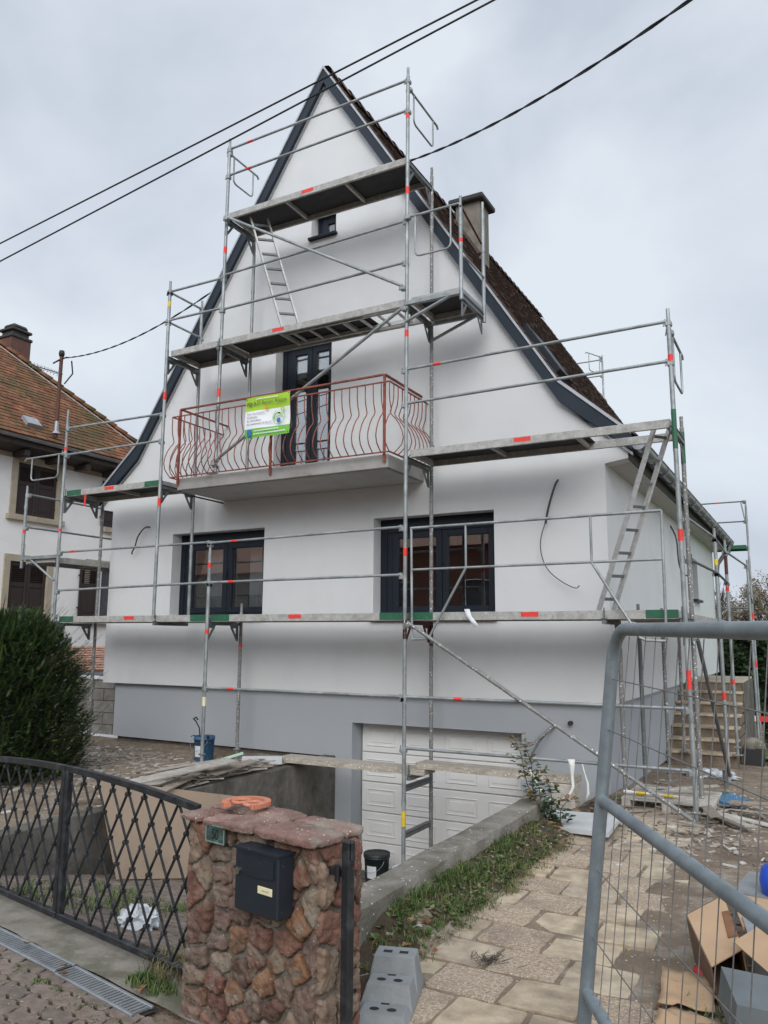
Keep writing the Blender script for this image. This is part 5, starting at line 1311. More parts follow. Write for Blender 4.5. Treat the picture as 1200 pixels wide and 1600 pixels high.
b.add(vs, [(j * 7 + i, j * 7 + i + 1, j * 7 + i + 8, j * 7 + i + 7) for j in range(59) for i in range(6)], True); b.build('soil_strip', 'soil', kind='structure')
# leaves and rubble scattered about
t = MB()
def fallen(mb, x, y, z, s_):
    a = random.uniform(0, 6.28); d = Vector((math.cos(a), math.sin(a), random.uniform(-.1, .4))); leaf(mb, Vector((x, y, z + .012)), d, s_)
for _ in range(70): x = random.uniform(-2.27, -1.98); y = random.choice((random.gauss(4.3, .25), random.gauss(5.0, .3), random.gauss(7.2, .4))); fallen(t, x, y, H(x, y), random.uniform(.03, .07))
for _ in range(20): x, y = random.uniform(-.8, -.45), random.uniform(3.6, 4.4); fallen(t, x, y, H(x, y), random.uniform(.03, .06))
for s_, n_ in ((-.64, -.3), (-.55, -.34), (-.15, -.2), (-.08, -.25), (-1.1, -.3)): p = gp(s_, n_, 0); fallen(t, p.x, p.y, -1.69, .06)
for _ in range(25): x, y = random.uniform(-2.25, -2.05), random.uniform(8.0, 9.3); fallen(t, x, y, H(x, y), .06)
t.build('fallen_leaves', 'leaf_litter', None, 'brown fallen leaves in the grass and gutters', 'leaves', kind='stuff')
t = MB()
def chip(mb, x, y, z, s_):
    a = random.uniform(0, 3.14); e = random.choice((1, 1, 2.5, 5)); ax = Vector((math.cos(a), math.sin(a), random.uniform(-.15, .15))) * s_ * e ** .5; ay = Vector((-math.sin(a), math.cos(a), random.uniform(-.15, .15))) * s_ / e ** .5
    mb.obox((x, y, z + s_ * .12), ax, ay, (0, 0, s_ * random.uniform(.08, .35)), random.random())
for _ in range(2600):
    x = random.uniform(-10.3, -6.2); y = random.uniform(5.2, 9.6) if random.random() < .5 else random.gauss(7.6, .9)
    if not 4.9 < y < 9.6: continue
    z = H(x, y) - (.05 * (y - 7.2) / 2.4 if y > 7.2 else 0); chip(t, x, y, z, random.uniform(.005, .028) * (1.8 if random.random() < .05 else 1))
for _ in range(1500):
    x = random.gauss(-1.3, .55); y = random.gauss(8.8, 1.0)
    if x < -2.25 or x > .4 or y < 5.5 or y > 12.8: continue
    chip(t, x, y, H(x, y) + .002, random.uniform(.004, .024))
for _ in range(700):
    x, y = random.uniform(-.75, .5), random.uniform(3.6, 9); chip(t, x, y, H(x, y), random.uniform(.003, .012) * (2 if random.random() < .07 else 1))
for _ in range(160): x, y = random.uniform(-2.27, -1.98), random.uniform(3.5, 8); chip(t, x, y, H(x, y) + .012, random.uniform(.004, .014))
for _ in range(120): p = gp(random.uniform(-1.9, 0), random.uniform(-1, .1), 0); chip(t, p.x, p.y, -1.695, random.uniform(.002, .006))
t.build('rubble', 'rubble', None, 'pale plaster chips and rubble strewn over the bare ground', 'rubble', kind='stuff')
t = MB(); random.seed(9)
for _ in range(60):
    x, y = random.gauss(-1.66, .045), random.gauss(4.24, .045); a = random.uniform(0, 3.1); t.tube([(x, y, -1.69), (x + .05 * math.cos(a), y + .05 * math.sin(a), -1.675)], .0014, 4, cap=False)
t.build('twig_heap', 'twig', None, 'small heap of dark twigs on the path slabs', 'twigs', kind='stuff')

# ------------------------------------------------------------------ builders' things
def board(name, c, L_, W_, T_, yaw, pitch, roll, m, label, cat, group=None, rn=.5, base=True):
    t = MB(); Rm = Matrix.Rotation(yaw, 3, 'Z') @ Matrix.Rotation(pitch, 3, 'Y') @ Matrix.Rotation(roll, 3, 'X')
    t.obox(c, Rm @ Vector((L_ / 2, 0, 0)), Rm @ Vector((0, W_ / 2, 0)), Rm @ Vector((0, 0, T_ / 2)), rn); return t.build(name, m, None, label, cat, group, base=base)
random.seed(12)
where = ['along the ramp wall edge', 'on the heap by the left ramp wall']
looks = ['greyish long board', 'pale long board', 'narrow whitish batten', 'brown splintered board', 'dusty short board', 'dark brown narrow board', 'bleached wide board', 'thin crooked batten', 'weathered broad board', 'chalky batten']
spots_ = ['lowest on the heap', 'topmost on the heap', 'nearest the gate', 'furthest from the gate', 'on the side towards the yard', 'on the side towards the ramp', 'sticking out towards the gate', 'crossing the others at an angle', 'lying flat in the middle', 'poking out towards the post']
for k in range(10):
    L_ = random.uniform(.9, 1.5); yw = R(90 + random.uniform(-26, 20)); cx = -6.10 + random.uniform(-.40, .10); cy = 7.0 + random.uniform(-.5, .5)
    board('board', (cx, cy, -1.56 + k * .017), L_, random.uniform(.07, .17), random.uniform(.012, .022), yw, R(random.uniform(-2.2, 1.0)), R(random.uniform(-14, 14)), 'timber', '%s, %s beside the ramp' % (looks[k], spots_[k]), 'board', 'scrap boards heaped by the ramp', random.random())
t = MB(); random.seed(77)
for _ in range(150):
    if random.random() < .6: x, y, z = random.gauss(-6.25, .28), random.gauss(7.2, .75), -1.60 + random.uniform(0, .10)
    else: x, y, z = random.gauss(-1.15, .35), random.gauss(8.9, .45), -1.745 + random.uniform(0, .05)
    if x > -6.03 and x < -3: x = -6.1
    if x < -2 and x > -3: x = -1.5
    a = random.gauss(1.6, .5) if x < -3 else random.uniform(0, 3.14); l = random.uniform(.05, .24)
    t.obox((x, y, z), (l * math.cos(a), l * math.sin(a), random.uniform(-.03, .03)), (-.022 * math.sin(a), .022 * math.cos(a), 0), (0, 0, .005), random.random())
t.build('splinters', 'timber', None, 'loose splinters and lath scraps strewn over both scrap heaps', 'splinters', kind='stuff')
board('insulation_board', (-6.42, 7.62, -1.47), .62, .30, .03, R(75), R(-8), R(-18), 'mint', 'mint green insulation board on top of the scrap heap', 'board')
board('insulation_board', (-6.28, 8.35, -1.53), .50, .20, .06, R(35), 0, R(4), 'white_tile', 'pale foam board lying between bucket and scrap heap', 'board')
board('plank', (-6.05, 8.72, -1.57), .75, .16, .035, R(8), 0, 0, 'plank', 'short dusty plank at the ramp corner near the post', 'plank')
# hardboard sheet leaning against the left ramp wall
t = MB(); y0, y1 = 5.40, 7.75; zb0, zb1 = -1.70 - .235 * (y0 - 3.5) + .02, -1.70 - .235 * (y1 - 3.5) + .02
vs = []
for (x, dz) in ((-5.62, 0), (-5.925, .82)):
    for yy, zz in ((y0, zb0), (y1, zb1)): vs += [(x, yy, zz + dz if dz == 0 else zz + dz + (0.0)), (x + .012, yy, zz + dz + .003)]
t.add(vs, [(0, 4, 6, 2), (1, 3, 7, 5), (0, 1, 5, 4), (2, 6, 7, 3), (4, 5, 7, 6), (0, 2, 3, 1)]); t.build('hardboard_sheet', 'hardboard', None, 'large brown hardboard sheet leaning on the left ramp wall behind the gate', 'board', base=True)
# crumpled translucent bag
def crumple(name, c, rx, ry, rz, m, label, cat, amp=.25, seed=1, n=16):
    random.seed(seed); t = MB(); vs = []; fs = []
    for i in range(n + 1):
        th_ = math.pi * i / n
        for j in range(n * 2):
            ph = math.pi * j / n; k = 1 + amp * random.uniform(-1, 1) * .5 + amp * .6 * noise2(ph * 2.5 + seed, th_ * 3)
            vs.append((c[0] + rx * math.sin(th_) * math.cos(ph) * k, c[1] + ry * math.sin(th_) * math.sin(ph) * k, c[2] + max(-.9, math.cos(th_)) * rz * k))
    for i in range(n):
        for j in range(n * 2): a = i * n * 2 + j; b_ = i * n * 2 + (j + 1) % (n * 2); fs.append((a, a + n * 2, b_ + n * 2, b_))
    t.add(vs, fs); return t.build(name, m, None, label, cat, base=True)
crumple('plastic_bag', (-3.84, 3.88, -1.735), .13, .11, .075, 'foil', 'crumpled translucent plastic bag behind the lattice gate', 'bag', .35, 3)
crumple('plastic_sheet', (-1.42, 11.9, -1.80), .30, .14, .06, 'foil', 'crumpled shiny foil heap in front of the stone steps', 'foil', .45, 8)
def bucket(c, r_, h, m, label, lid=True, tool=False, lab=True, seed=0):
    th = thing('bucket', c, label, 'bucket'); z = 0
    t = MB(); t.lathe(c, [(.001, 0), (r_ * .86, 0), (r_ * .88, .01), (r_ * .97, h * .88), (r_ * 1.03, h * .885), (r_ * 1.03, h * .91), (r_, h * .915), (r_, h), (r_ * .94, h), (r_ * .9, h * .8 if not lid else h)], 28); t.build('body', m, th)
    if lid: t = MB(); t.lathe(c, [(r_ * 1.04, h - .02), (r_ * 1.04, h + .008), (r_ * .95, h + .012), (r_ * .93, h + .004), (.001, h + .004)], 28); t.build('lid', 'black_plastic' if m != 'label_white' else 'label_white', th)
    else: t = MB(); t.lathe(c, [(r_ * .9, h * .82), (.001, h * .82)], 20); t.build('contents', 'galv_dark', th)
    if lab:
        t = MB(); vs = []
        for k in range(7):
            an = R(-112 + k * 8); 
            for zz in (h * .25, h * .66): rr_ = r_ * (.88 + .09 * zz / h / .88) + .003; vs.append((c[0] + rr_ * math.cos(an), c[1] + rr_ * math.sin(an), c[2] + zz))
        t.add(vs, [(2 * k, 2 * k + 2, 2 * k + 3, 2 * k + 1) for k in range(6)], True); t.build('label', 'label_white', th)
    t = MB(); t.tube([(c[0] + r_ * 1.02 * math.cos(a), c[1] - r_ * .55 * abs(math.sin(a)) - r_ * .7, c[2] + h * .86 - h * .38 * abs(math.sin(a))) for a in [math.pi * k / 14 for k in range(15)]], .003, 5); t.build('handle', 'galv', th)
    if tool:
        t = MB(); t.tube([(c[0] - .06, c[1], c[2] + h * .5), (c[0] - .10, c[1], c[2] + h + .10), (c[0] - .16, c[1] - .02, c[2] + h + .20)], .009, 7); t.tube([(c[0] - .16, c[1] - .02, c[2] + h + .20), (c[0] - .19, c[1] - .03, c[2] + h + .22), (c[0] - .15, c[1] - .02, c[2] + h + .245), (c[0] - .12, c[1] - .01, c[2] + h + .21)], .012, 7)
        t.build('tool', 'cable_black', th)
        t = MB(); t.tube([(c[0] - .05, c[1], c[2] + h * .8), (c[0] - .16, c[1] - .02, c[2] + h - .0), (c[0] - .22, c[1] - .03, c[2] + h - .02)], .007, 6); t.tube([(c[0] + .05, c[1], c[2] + h * .6), (c[0] + .13, c[1] - .08, c[2] + h + .01)], .02, 7); t.build('tool', 'cable_black', th)
    return th
bucket((-7.62, 8.80, -1.72), .145, .36, 'blue_bucket', 'grubby blue bucket holding tools beside the front scaffold post', lid=False, tool=True)
bucket((-5.16, 9.33, -3.075), .165, .36, 'teal_black', 'dark lidded paint bucket on the ramp at the garage door corner')
bucket((-4.86, 9.42, -3.09), .11, .22, 'label_white', 'small white tub next to the dark paint bucket', lab=False)
b = MB(); b.bbox((-2.62, 8.52, -1.76), (-2.36, 8.84, -1.51), .01); b.build('support_block', 'timber', None, 'dusty timber block under the right end of the ramp planks', 'block', base=True)
# white facing slab on the ground
t = MB(); P = [(-2.29, 7.27), (-1.68, 7.07), (-1.73, 7.82), (-2.40, 7.96)]; n = 4
vs = [(x, y, z_ + (.05 if x > -1.9 else 0)) for z_ in (-1.70, -1.66) for x, y in P]
t.add(vs, [(3, 2, 1, 0), (4, 5, 6, 7)] + [(i, (i + 1) % 4, 4 + (i + 1) % 4, 4 + i) for i in range(4)]); t.build('facing_slab', 'white_tile', None, 'pale square facing slab lying on the soil near the rose', 'slab', base=True)
# straps hanging from the rail
def ribbon(name, pts, w, m, label, cat):
    t = MB(); vs = []
    for k, p in enumerate(pts): p = Vector(p); ww = w[k] if isinstance(w, list) else w; vs += [p - Vector((ww / 2, 0, 0)), p + Vector((ww / 2, ww * .2, 0))]
    t.add(vs, [(2 * k, 2 * k + 1, 2 * k + 3, 2 * k + 2) for k in range(len(pts) - 1)], True)
    o = t.build(name, m, None, label, cat, base=True); s = o.modifiers.new('s', 'SOLIDIFY'); s.thickness = .003; return o
ribbon('strap', [(-2.36, 8.42, -1.235), (-2.35, 8.42, -1.30), (-2.35, 8.41, -1.40), (-2.34, 8.4, -1.50), (-2.36, 8.38, -1.56), (-2.42, 8.37, -1.62), (-2.50, 8.36, -1.655), (-2.58, 8.36, -1.645), (-2.66, 8.36, -1.58), (-2.74, 8.37, -1.46), (-2.82, 8.38, -1.32)], [.075, .05, .028, .026, .028, .03, .03, .03, .028, .026, .022], 'strap_white', 'slack white strap looping below the rail by the rose', 'strap')
ribbon('strap', [(-2.24, 8.41, -1.27), (-2.22, 8.41, -1.36), (-2.19, 8.41, -1.46), (-2.19, 8.41, -1.56), (-2.22, 8.41, -1.64)], [.008, .012, .02, .026, .018], 'strap_white', 'short white strap end hanging free left of the fence frame', 'strap')
ribbon('tape_strip', [(-3.52, 8.445, .33), (-3.49, 8.43, .25), (-3.44, 8.43, .19), (-3.40, 8.43, .13)], .06, 'label_white', 'torn white tape strip hanging off the lowest deck edge', 'tape')
# pallet with offcuts at the scaffold foot
pt = thing('pallet', (-1.5, 9.15, -1.80), 'grey wooden pallet under the right scaffold post foot', 'pallet')
for k in range(7): t = MB(); t.bbox((-1.95, 8.80 + k * .125, -1.655), (-1.05, 8.89 + k * .125, -1.635), .003); t.build('slat', 'timber', pt)
for x in (-1.9, -1.5, -1.1):
    t = MB(); t.bbox((x - .045, 8.80, -1.75), (x + .045, 9.64, -1.655), .003); t.build('bearer', 'timber', pt)
random.seed(33)
lo = ['beige cladding strip', 'grey cladding strip', 'long pale offcut', 'curved pale offcut', 'short brown offcut', 'broad grey offcut', 'splintered batten', 'white trim piece', 'narrow white offcut']
pos = [(-.92, 8.55, 60), (-.84, 8.35, 50), (-1.02, 8.35, 75), (-.75, 8.7, 25), (-.70, 8.9, 15), (-.66, 9.1, 5), (-1.5, 8.72, 5), (-1.7, 9.2, 40), (-1.35, 9.3, -20)]
pz = ['leaning out from the post foot', 'fanned out furthest towards the fence', 'steepest of the fan at the post foot', 'right of the blue pack', 'just below the blue pack', 'behind the blue pack', 'across the front of the pallet', 'on the left half of the pallet', 'on the right half of the pallet']
for k in range(9):
    x, y, a = pos[k]; z = H(x, y) + .03 + (.17 if k > 5 else .05 * (k % 3))
    board('offcut', (x, y, z), random.uniform(.35, .65), random.uniform(.06, .12), .012, R(-a), R(random.uniform(-7, 3)), R(random.uniform(-10, 10)), 'timber', lo[k] + ' ' + pz[k], 'offcut', 'offcuts around the scaffold foot', [.1, .55, .8, 1, .4, .2, .6, .9, .95][k])
bp_ = thing('material_pack', (-1.0, 9.6, -1.80), 'blue and white printed material pack among the offcuts', 'pack')
t = MB(); t.obox((-.99, 9.55, -1.70), (.13, -.06, -.02), (.07, .20, 0), (0, 0, .03)); t.build('sleeve', 'blue_pack', bp_)
t = MB(); t.obox((-1.09, 9.62, -1.69), (.03, -.015, 0), (.06, .17, 0), (0, 0, .04)); t.build('band', 'green_paint', bp_)
t = MB(); t.tube([(-1.95, 8.95, -1.60), (-1.4, 8.98, -1.60)], .018, 8); hc = t.build('spirit_handle', 'strap_white', None, 'whitish tube with two yellow grips lying on the pallet', 'tube', base=True)
for x in (-1.82, -1.55): t = MB(); t.tube([(x, 8.957, -1.60), (x + .10, 8.963, -1.60)], .024, 8); t.build('grip', 'yellow_tape', hc)
# stepped plastic block
sb = thing('stepped_block', (-1.83, 3.7, -1.71), 'grey recycled plastic block with three steps and holes beside the pillar', 'block', rz=0)
fwd = Vector((.30, -.954, 0)).normalized(); lft = Vector((-.954, -.30, 0)).normalized(); ob = Vector((-1.85, 3.84, -1.70))
def sp(l, f, z): return ob + lft * l + fwd * f + Vector((0, 0, z))
WB, DT = .26, .165; hts = (.165, .10, .04)
for k, h in enumerate(hts):
    t = MB(); f0_, f1_ = k * DT, (k + 1) * DT; a = .030; fr = .035
    hprev = hts[k + 1] if k < 2 else 0
    inner0, inner1 = a, WB - a
    vs = [sp(0, f0_, 0), sp(WB, f0_, 0), sp(WB, f1_ + .02, 0), sp(0, f1_ + .02, 0), sp(inner0, f0_ + .0, h), sp(inner1, f0_ + .0, h), sp(inner1, f1_ - .045, h), sp(inner0, f1_ - .045, h)]
    t.add(vs, [(0, 1, 2, 3), (7, 6, 5, 4), (4, 5, 1, 0), (5, 6, 2, 1), (6, 7, 3, 2), (7, 4, 0, 3)])
    o = t.build('step', 'plastic_grey', sb, local=False)
    bv = o.modifiers.new('b', 'BEVEL'); bv.width = .006; bv.segments = 2
    for q in (.30, .70):
        t = MB(); cx = inner0 + (inner1 - inner0) * q; fc = f0_ + DT * .42
        if k == 0: 
            pts = [sp(cx - .022, fc - .016, h + .0005), sp(cx + .022, fc - .016, h + .0005), sp(cx + .022, fc + .016, h + .0005), sp(cx - .022, fc + .016, h + .0005)]
        else: pts = [sp(cx + .023 * math.cos(i * .4488), fc + .018 * math.sin(i * .4488), h + .0005) for i in range(14)]
        t.add(pts, [tuple(range(len(pts)))]); hh_ = t.build('hole', 'hole_dark', o)
    if k:
        t = MB(); cx = (inner0 + inner1) / 2; fc = f0_ + .014; t.add([sp(cx - .02, fc - .008, h + .0006), sp(cx + .02, fc - .008, h + .0006), sp(cx + .02, fc + .008, h + .0006), sp(cx - .02, fc + .008, h + .0006)], [(0, 1, 2, 3)]); t.build('slot', 'hole_dark', o)
# cardboard and boxes on the right
cb = thing('cardboard_box', (-.60, 4.75, -1.70), 'open brown cardboard box tipped on its side behind the mesh fence', 'box')
def panel(mb, a, b_, c, d_, th_=.006):
    a, b_, c, d_ = map(Vector, (a, b_, c, d_)); n = (b_ - a).cross(d_ - a).normalized() * th_
    mb.add([a, b_, c, d_, a + n, b_ + n, c + n, d_ + n], [(3, 2, 1, 0), (4, 5, 6, 7), (0, 1, 5, 4), (1, 2, 6, 5), (2, 3, 7, 6), (3, 0, 4, 7)])
A, B, Cc, D = Vector((-.725, 4.72, -1.44)), Vector((-.575, 5.02, -1.40)), Vector((-.44, 4.52, -1.50)), Vector((-.56, 4.30, -1.53))
for nm, q in (('side', (A, B, Cc, D)),): t = MB(); panel(t, *q); t.build(nm, 'cardboard', cb)
dn_ = Vector((.03, .03, -.24)); t = MB(); panel(t, A, A + dn_, D + dn_ * .75, D); t.build('side', 'cardboard_shaded', cb)
t = MB(); panel(t, B, A, A + dn_, B + dn_); t.build('side', 'cardboard_shaded', cb)
t = MB(); panel(t, B, B + dn_, Cc + dn_ * .8, Cc); t.build('side', 'cardboard', cb)
t = MB(); panel(t, A + dn_, B + dn_, Cc + dn_ * .8, D + dn_ * .75); t.build('side', 'cardboard_shaded', cb)
t = MB(); panel(t, Vector((-.56, 4.82, -1.43)), Vector((-.53, 4.86, -1.43)), Vector((-.47, 4.62, -1.473)), Vector((-.51, 4.58, -1.477)), .007); t.build('packing_tape', 'leaf_litter', cb)
fb = MB(); fb.obox((-.25, 4.06, -1.58), (.21, .10, -.04), (-.04, .11, .03), (.01, 0, .07)); fb.build('foam_block', 'foam_grey', None, 'dark grey foam block in front of the open cardboard box', 'block', base=True)
t = MB(); panel(t, (-.47, 4.42, -1.44), (-.30, 4.62, -1.36), (-.05, 4.45, -1.42), (-.22, 4.10, -1.50)); t.build('cardboard_flap', 'cardboard', None, 'pale cardboard flap resting on the dark foam block', 'cardboard', base=True)
t = MB(); t.obox((-.33, 5.75, -1.60), (.22, -.02, 0), (.03, .26, 0), (0, 0, .09)); t.build('foam_block', 'plastic_grey', None, 'light grey foam block carrying the blue canister', 'block', base=True)
t = MB(); t.obox((-.26, 5.15, -1.52), (.26, .04, -.02), (-.05, .22, .02), (0, 0, .01)); t.build('cardboard_flap', 'cardboard', None, 'brown cardboard sheet between light foam block and open box', 'cardboard', base=True)
t = MB(); t.obox((-.24, 4.85, -1.58), (.20, .05, -.02), (-.04, .20, .02), (0, 0, .05)); t.build('styrofoam', 'zinc', None, 'silvery grey packing panel inside the heap behind the open box', 'packaging', base=True)
jg = thing('canister', (-.36, 5.55, -1.51), 'bright blue plastic canister at the right frame edge', 'canister')
t = MB(); t.lathe((-.28, 5.6, -1.53), [(.001, 0), (.12, 0), (.14, .02), (.15, .09), (.135, .16), (.09, .20), (.001, .21)], 22); t.build('body', 'blue_plastic', jg)
t = MB(); t.tube([(-.34, 5.5, -1.35), (-.32, 5.48, -1.29), (-.24, 5.48, -1.29), (-.22, 5.5, -1.35)], .014, 8); t.build('handle', 'blue_plastic', jg)
random.seed(3)
def flatcard(x0, x1, y0, y1, z, yaw, label, m='cardboard'):
    t = MB(); n = 8; vs = []; c, s_ = math.cos(yaw), math.sin(yaw); cx, cy = (x0 + x1) / 2, (y0 + y1) / 2
    for j in range(n + 1):
        for i in range(n + 1):
            x, y = x0 + (x1 - x0) * i / n - cx, y0 + (y1 - y0) * j / n - cy
            if j in (0, n) or i in (0, n): x += random.uniform(-.006, .006); y += random.uniform(-.006, .006)
            vs.append((cx + x * c - y * s_, cy + x * s_ + y * c, z + .025 * abs(noise2(x * 9, y * 9 + z)) + (.02 if abs(j - n / 2) < 1 else 0)))
    t.add(vs, [(j * (n + 1) + i, j * (n + 1) + i + 1, (j + 1) * (n + 1) + i + 1, (j + 1) * (n + 1) + i) for j in range(n) for i in range(n)], True)
    o = t.build('cardboard_sheet', m, None, label, 'cardboard', base=True); s = o.modifiers.new('s', 'SOLIDIFY'); s.thickness = .005
flatcard(-.80, -.56, 4.12, 4.52, -1.665, .12, 'flattened damp cardboard sheet lying left of the dark foam block')
flatcard(-.76, -.52, 3.82, 4.10, -1.675, -.3, 'torn cardboard piece at the bottom edge, nearest the fence')
flatcard(-.52, -.20, 3.70, 4.05, -1.66, .5, 'long cardboard strip under the dark foam block')
t = MB(); t.lathe((-.64, 4.62, -1.69), [(.001, .03), (.05, .03), (.055, 0)], 16); t.build('red_disc', 'red_plastic', None, 'round red plastic disc under the open cardboard box', 'disc', base=True)
t = MB(); t.lathe((-1.985, 3.93, -1.69), [(.010, .004), (.028, .006), (.030, 0)], 16); t.build('washer', 'label_white', None, 'small white plastic disc behind the stepped block', 'disc', base=True)

# ------------------------------------------------------------------ banner on the balcony railing
sg = thing('banner', (-6.28, 8.24, 2.64), 'green and white renovation company banner tied to the balcony railing', 'banner')
BX0, BX1, BZ0, BZ1, BY = -6.645, -5.905, 2.64, 3.205, 8.24
def wob(x, z): return BY + .012 * math.sin(x * 9) + .010 * math.sin(z * 11 + x * 4)
def patch(z0, z1, m, name, x0=BX0, x1=BX1, off=0):
    t = MB(); nx2, nz2 = 14, 6; vs = []
    for j in range(nz2 + 1):
        for i in range(nx2 + 1):
            x = x0 + (x1 - x0) * i / nx2; z = z0 + (z1 - z0) * j / nz2; vs.append((x, wob(x, z) - off, z - .012 * (x - BX0) * 0))
    t.add(vs, [(j * (nx2 + 1) + i, j * (nx2 + 1) + i + 1, (j + 1) * (nx2 + 1) + i + 1, (j + 1) * (nx2 + 1) + i) for j in range(nz2) for i in range(nx2)], True); return t.build(name, m, sg)
patch(BZ0, BZ0 + .125, 'sign_green2', 'bottom_band'); patch(BZ0 + .125, BZ1 - .19, 'sign_white', 'middle_field'); patch(BZ1 - .19, BZ1, 'sign_green', 'top_band')
rt_ = sg.location
def bt(name, body, x, z, size, m, bold=0):
    text_mesh(name, body, size, m, sg, Matrix.Translation((x - rt_.x, BY - .026 - rt_.y, z - rt_.z)) @ Matrix.Rotation(R(90), 4, 'X'), 'LEFT', .0006, bold)
def dashes(x, z, n, h, m):                       # lines of print too small to read in the photograph
    xx = x
    for k in range(n):
        w_ = random.uniform(.012, .034); t = MB(); t.box((xx, BY - .0268, z), (xx + w_, BY - .0262, z + h)); t.build('print_line', m, sg); xx += w_ + .008
random.seed(2); dashes(BX0 + .20, BZ1 - .045, 11, .012, 'sign_white')
bt('lettering', 'BD', BX0 + .045, BZ1 - .125, .070, 'sign_dark', .003); bt('lettering', 'B.D Renov Alsace', BX0 + .155, BZ1 - .122, .074, 'sign_dark')
bt('lettering', 'Pour les travaux', BX0 + .045, BZ1 - .245, .045, 'sign_grey'); bt('lettering', "d'isolation", BX0 + .045, BZ1 - .295, .043, 'sign_grey'); bt('lettering', 'de r\u00e9novation', BX0 + .045, BZ1 - .342, .043, 'sign_grey'); bt('lettering', 'de ravalement de fa\u00e7ade', BX0 + .045, BZ1 - .389, .043, 'sign_grey')
dashes(BX0 + .17, BZ0 + .080, 14, .014, 'sign_white'); dashes(BX0 + .17, BZ0 + .038, 16, .014, 'sign_white')
patch(BZ0 + .02, BZ0 + .11, 'sign_blue', 'emblem', BX0 + .055, BX0 + .135, .016)
def ringm(name, cx, cz, r0, r1, m, a0=0, a1=360, off=.024):
    t = MB(); vs = []; n = 28
    for k in range(n + 1): a = R(a0 + (a1 - a0) * k / n); vs += [(cx + r0 * math.cos(a), BY - off, cz + r0 * math.sin(a)), (cx + r1 * math.cos(a), BY - off, cz + r1 * math.sin(a))]
    t.add(vs, [(2 * k, 2 * k + 1, 2 * k + 3, 2 * k + 2) for k in range(n)]); t.build(name, m, sg)
cx, cz = BX1 - .165, BZ0 + .235
ringm('emblem', cx, cz, .092, .099, 'sign_green2', 110, 400); ringm('emblem', cx - .01, cz - .01, .055, .078, 'sign_green2', 60, 190); ringm('emblem', cx + .0, cz - .01, .05, .07, 'sign_green', 10, 100)
ringm('emblem', cx + .06, cz + .105, .012, .030, 'sign_green'); ringm('emblem', cx, cz - .045, .002, .034, 'sign_blue'); ringm('emblem', BX0 + .37, BZ1 - .175, .018, .030, 'sign_orange', off=.027); ringm('emblem', BX0 + .37, BZ1 - .175, .0, .010, 'sign_orange', off=.027)
for x, z in ((BX0 + .02, BZ1 - .02), (BX1 - .02, BZ1 - .02), (BX0 + .02, BZ0 + .02), (BX1 - .02, BZ0 + .02)):
    t = MB(); t.tube([(x, BY - .02, z), (x, 8.38, z + .02)], .005, 5); t.build('tie', 'cable_black', sg)

# ------------------------------------------------------------------ brick house across the street (reflected in the glass)
fh = thing('house', (-6, -16, -1.7), 'brick house across the street, seen only as a reflection in the window panes', 'house')
t = MB(); wall_tess([(-23.5, -1.8), (8, -1.8), (8, 4.3), (-23.5, 4.3)], [[(x, 1), (x + 1.2, 1), (x + 1.2, 2.6), (x, 2.6)] for x in (-22, -18, -14, -10, -6, -2, 2, 5.5)], lambda a, c: Vector((a, -14, c)), t, True)
t.build('wall', 'brick_far', fh)
fh2 = thing('house', (-31, -16, -1.7), 'plain grey house across the street with red roof, seen only as a reflection', 'house')
t = MB(); t.box((-38, -20, -1.8), (-24.5, -14, 3.4)); t.build('wall', 'slab_grey', fh2)
t = MB(); t.add([(-38.4, -13.6, 3.3), (-24.1, -13.6, 3.3), (-24.1, -18, 7.4), (-38.4, -18, 7.4)], [(0, 1, 2, 3)]); t.build('roof', 'tile_low', fh2)
for x in (-36, -32.5, -29, -26.3): t = MB(); t.box((x, -14.05, .6), (x + 1.1, -13.95, 2.2)); t.build('window', 'room', fh2)
t = MB(); t.add([(-24, -13.4, 4.2), (9, -13.4, 4.2), (9, -18, 6.8), (-24, -18, 6.8)], [(0, 1, 2, 3)]); t.build('roof', 'tile_low', fh)
for x in (-22, -18, -14, -10, -6, -2, 2, 5.5): t = MB(); t.box((x, -14.2, 1), (x + 1.2, -14.15, 2.6)); t.build('window', 'room', fh)

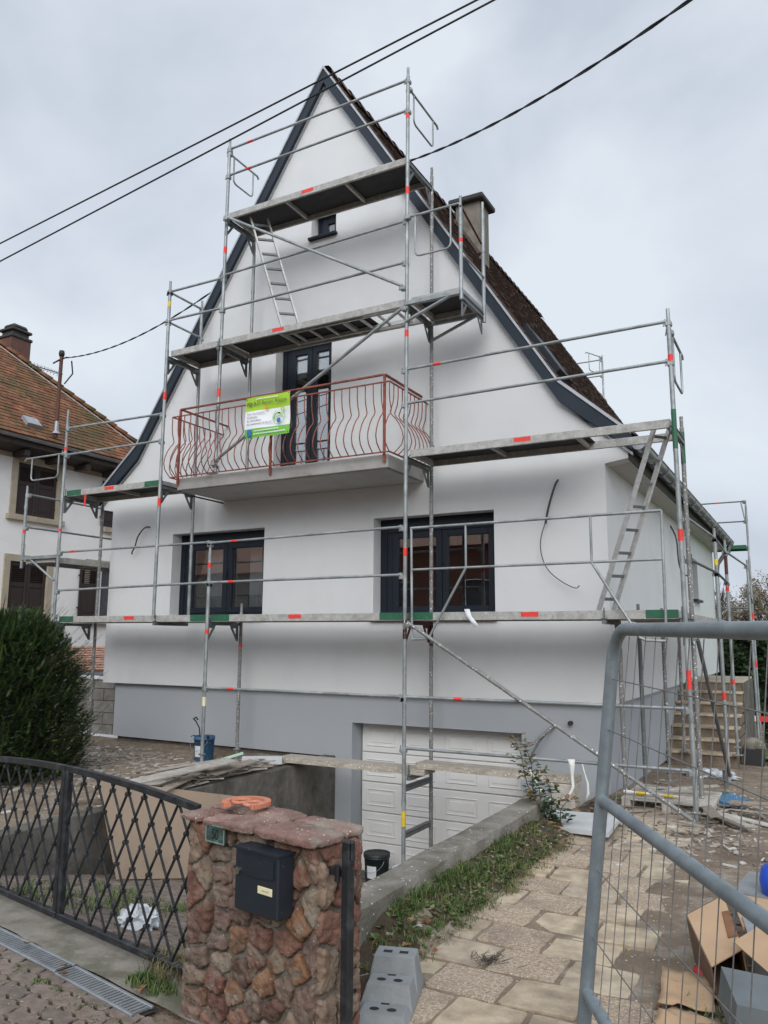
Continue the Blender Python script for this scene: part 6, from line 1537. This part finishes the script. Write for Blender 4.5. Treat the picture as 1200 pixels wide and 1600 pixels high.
# ------------------------------------------------------------------ sky and light
w = bpy.data.worlds.new('World'); S.world = w; w.use_nodes = True; nt = w.node_tree; L = nt.links.new
bg = nt.nodes['Background']
sky = nd(nt, 'ShaderNodeTexSky', sky_type='NISHITA', sun_disc=False); SE, SR = 32, 158
sky.sun_elevation = R(SE); sky.sun_rotation = R(SR); sky.air_density = 1; sky.dust_density = 3
tc = nd(nt, 'ShaderNodeTexCoord')
mp = nd(nt, 'ShaderNodeMapping'); mp.inputs['Scale'].default_value = (1, 1, 1.5); L(tc.outputs['Generated'], mp.inputs['Vector'])
n1 = nd(nt, 'ShaderNodeTexNoise', i_Scale=2.0, i_Detail=7, i_Roughness=.5, i_Distortion=.35); L(mp.outputs[0], n1.inputs['Vector'])
rp = nd(nt, 'ShaderNodeValToRGB'); e = rp.color_ramp.elements
e[0].position = .37; e[0].color = (4.7, 5.2, 6.15, 1); e[1].position = .62; e[1].color = (6.9, 7.5, 8.1, 1)
L(n1.outputs['Fac'], rp.inputs['Fac'])
mx = nd(nt, 'ShaderNodeMix', data_type='RGBA'); mx.inputs['Factor'].default_value = .93
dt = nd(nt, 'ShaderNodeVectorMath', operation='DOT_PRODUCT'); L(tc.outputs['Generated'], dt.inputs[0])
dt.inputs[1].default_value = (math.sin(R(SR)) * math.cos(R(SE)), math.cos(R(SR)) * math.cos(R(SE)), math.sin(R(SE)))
gl = nd(nt, 'ShaderNodeMapRange', i_From_Min=.15, i_From_Max=1, i_To_Min=1, i_To_Max=2.3); L(dt.outputs['Value'], gl.inputs['Value'])   # added cloud glow round the hidden sun, out of view, brightening the facade
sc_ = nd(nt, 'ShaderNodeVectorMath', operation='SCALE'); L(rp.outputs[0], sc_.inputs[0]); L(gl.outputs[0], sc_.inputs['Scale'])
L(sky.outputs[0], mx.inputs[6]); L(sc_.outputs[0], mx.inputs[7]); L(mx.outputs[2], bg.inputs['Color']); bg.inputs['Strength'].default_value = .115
su = bpy.data.lights.new('sun', 'SUN'); su.energy = 1.45; su.angle = R(35); su.color = (1, .97, .93)
so = bpy.data.objects.new('sun', su); C.objects.link(so)
# sky sun_rotation is measured from +Y towards +X (clockwise seen from above)
d = Vector((math.sin(R(SR)) * math.cos(R(SE)), math.cos(R(SR)) * math.cos(R(SE)), math.sin(R(SE))))
so.rotation_euler = (-d).to_track_quat('-Z', 'Y').to_euler()
S.render.engine = 'CYCLES'
S.view_settings.view_transform = 'Standard'; S.view_settings.look = 'None'; S.view_settings.exposure = 0; S.view_settings.gamma = 1
S.render.resolution_x = 768; S.render.resolution_y = 1024
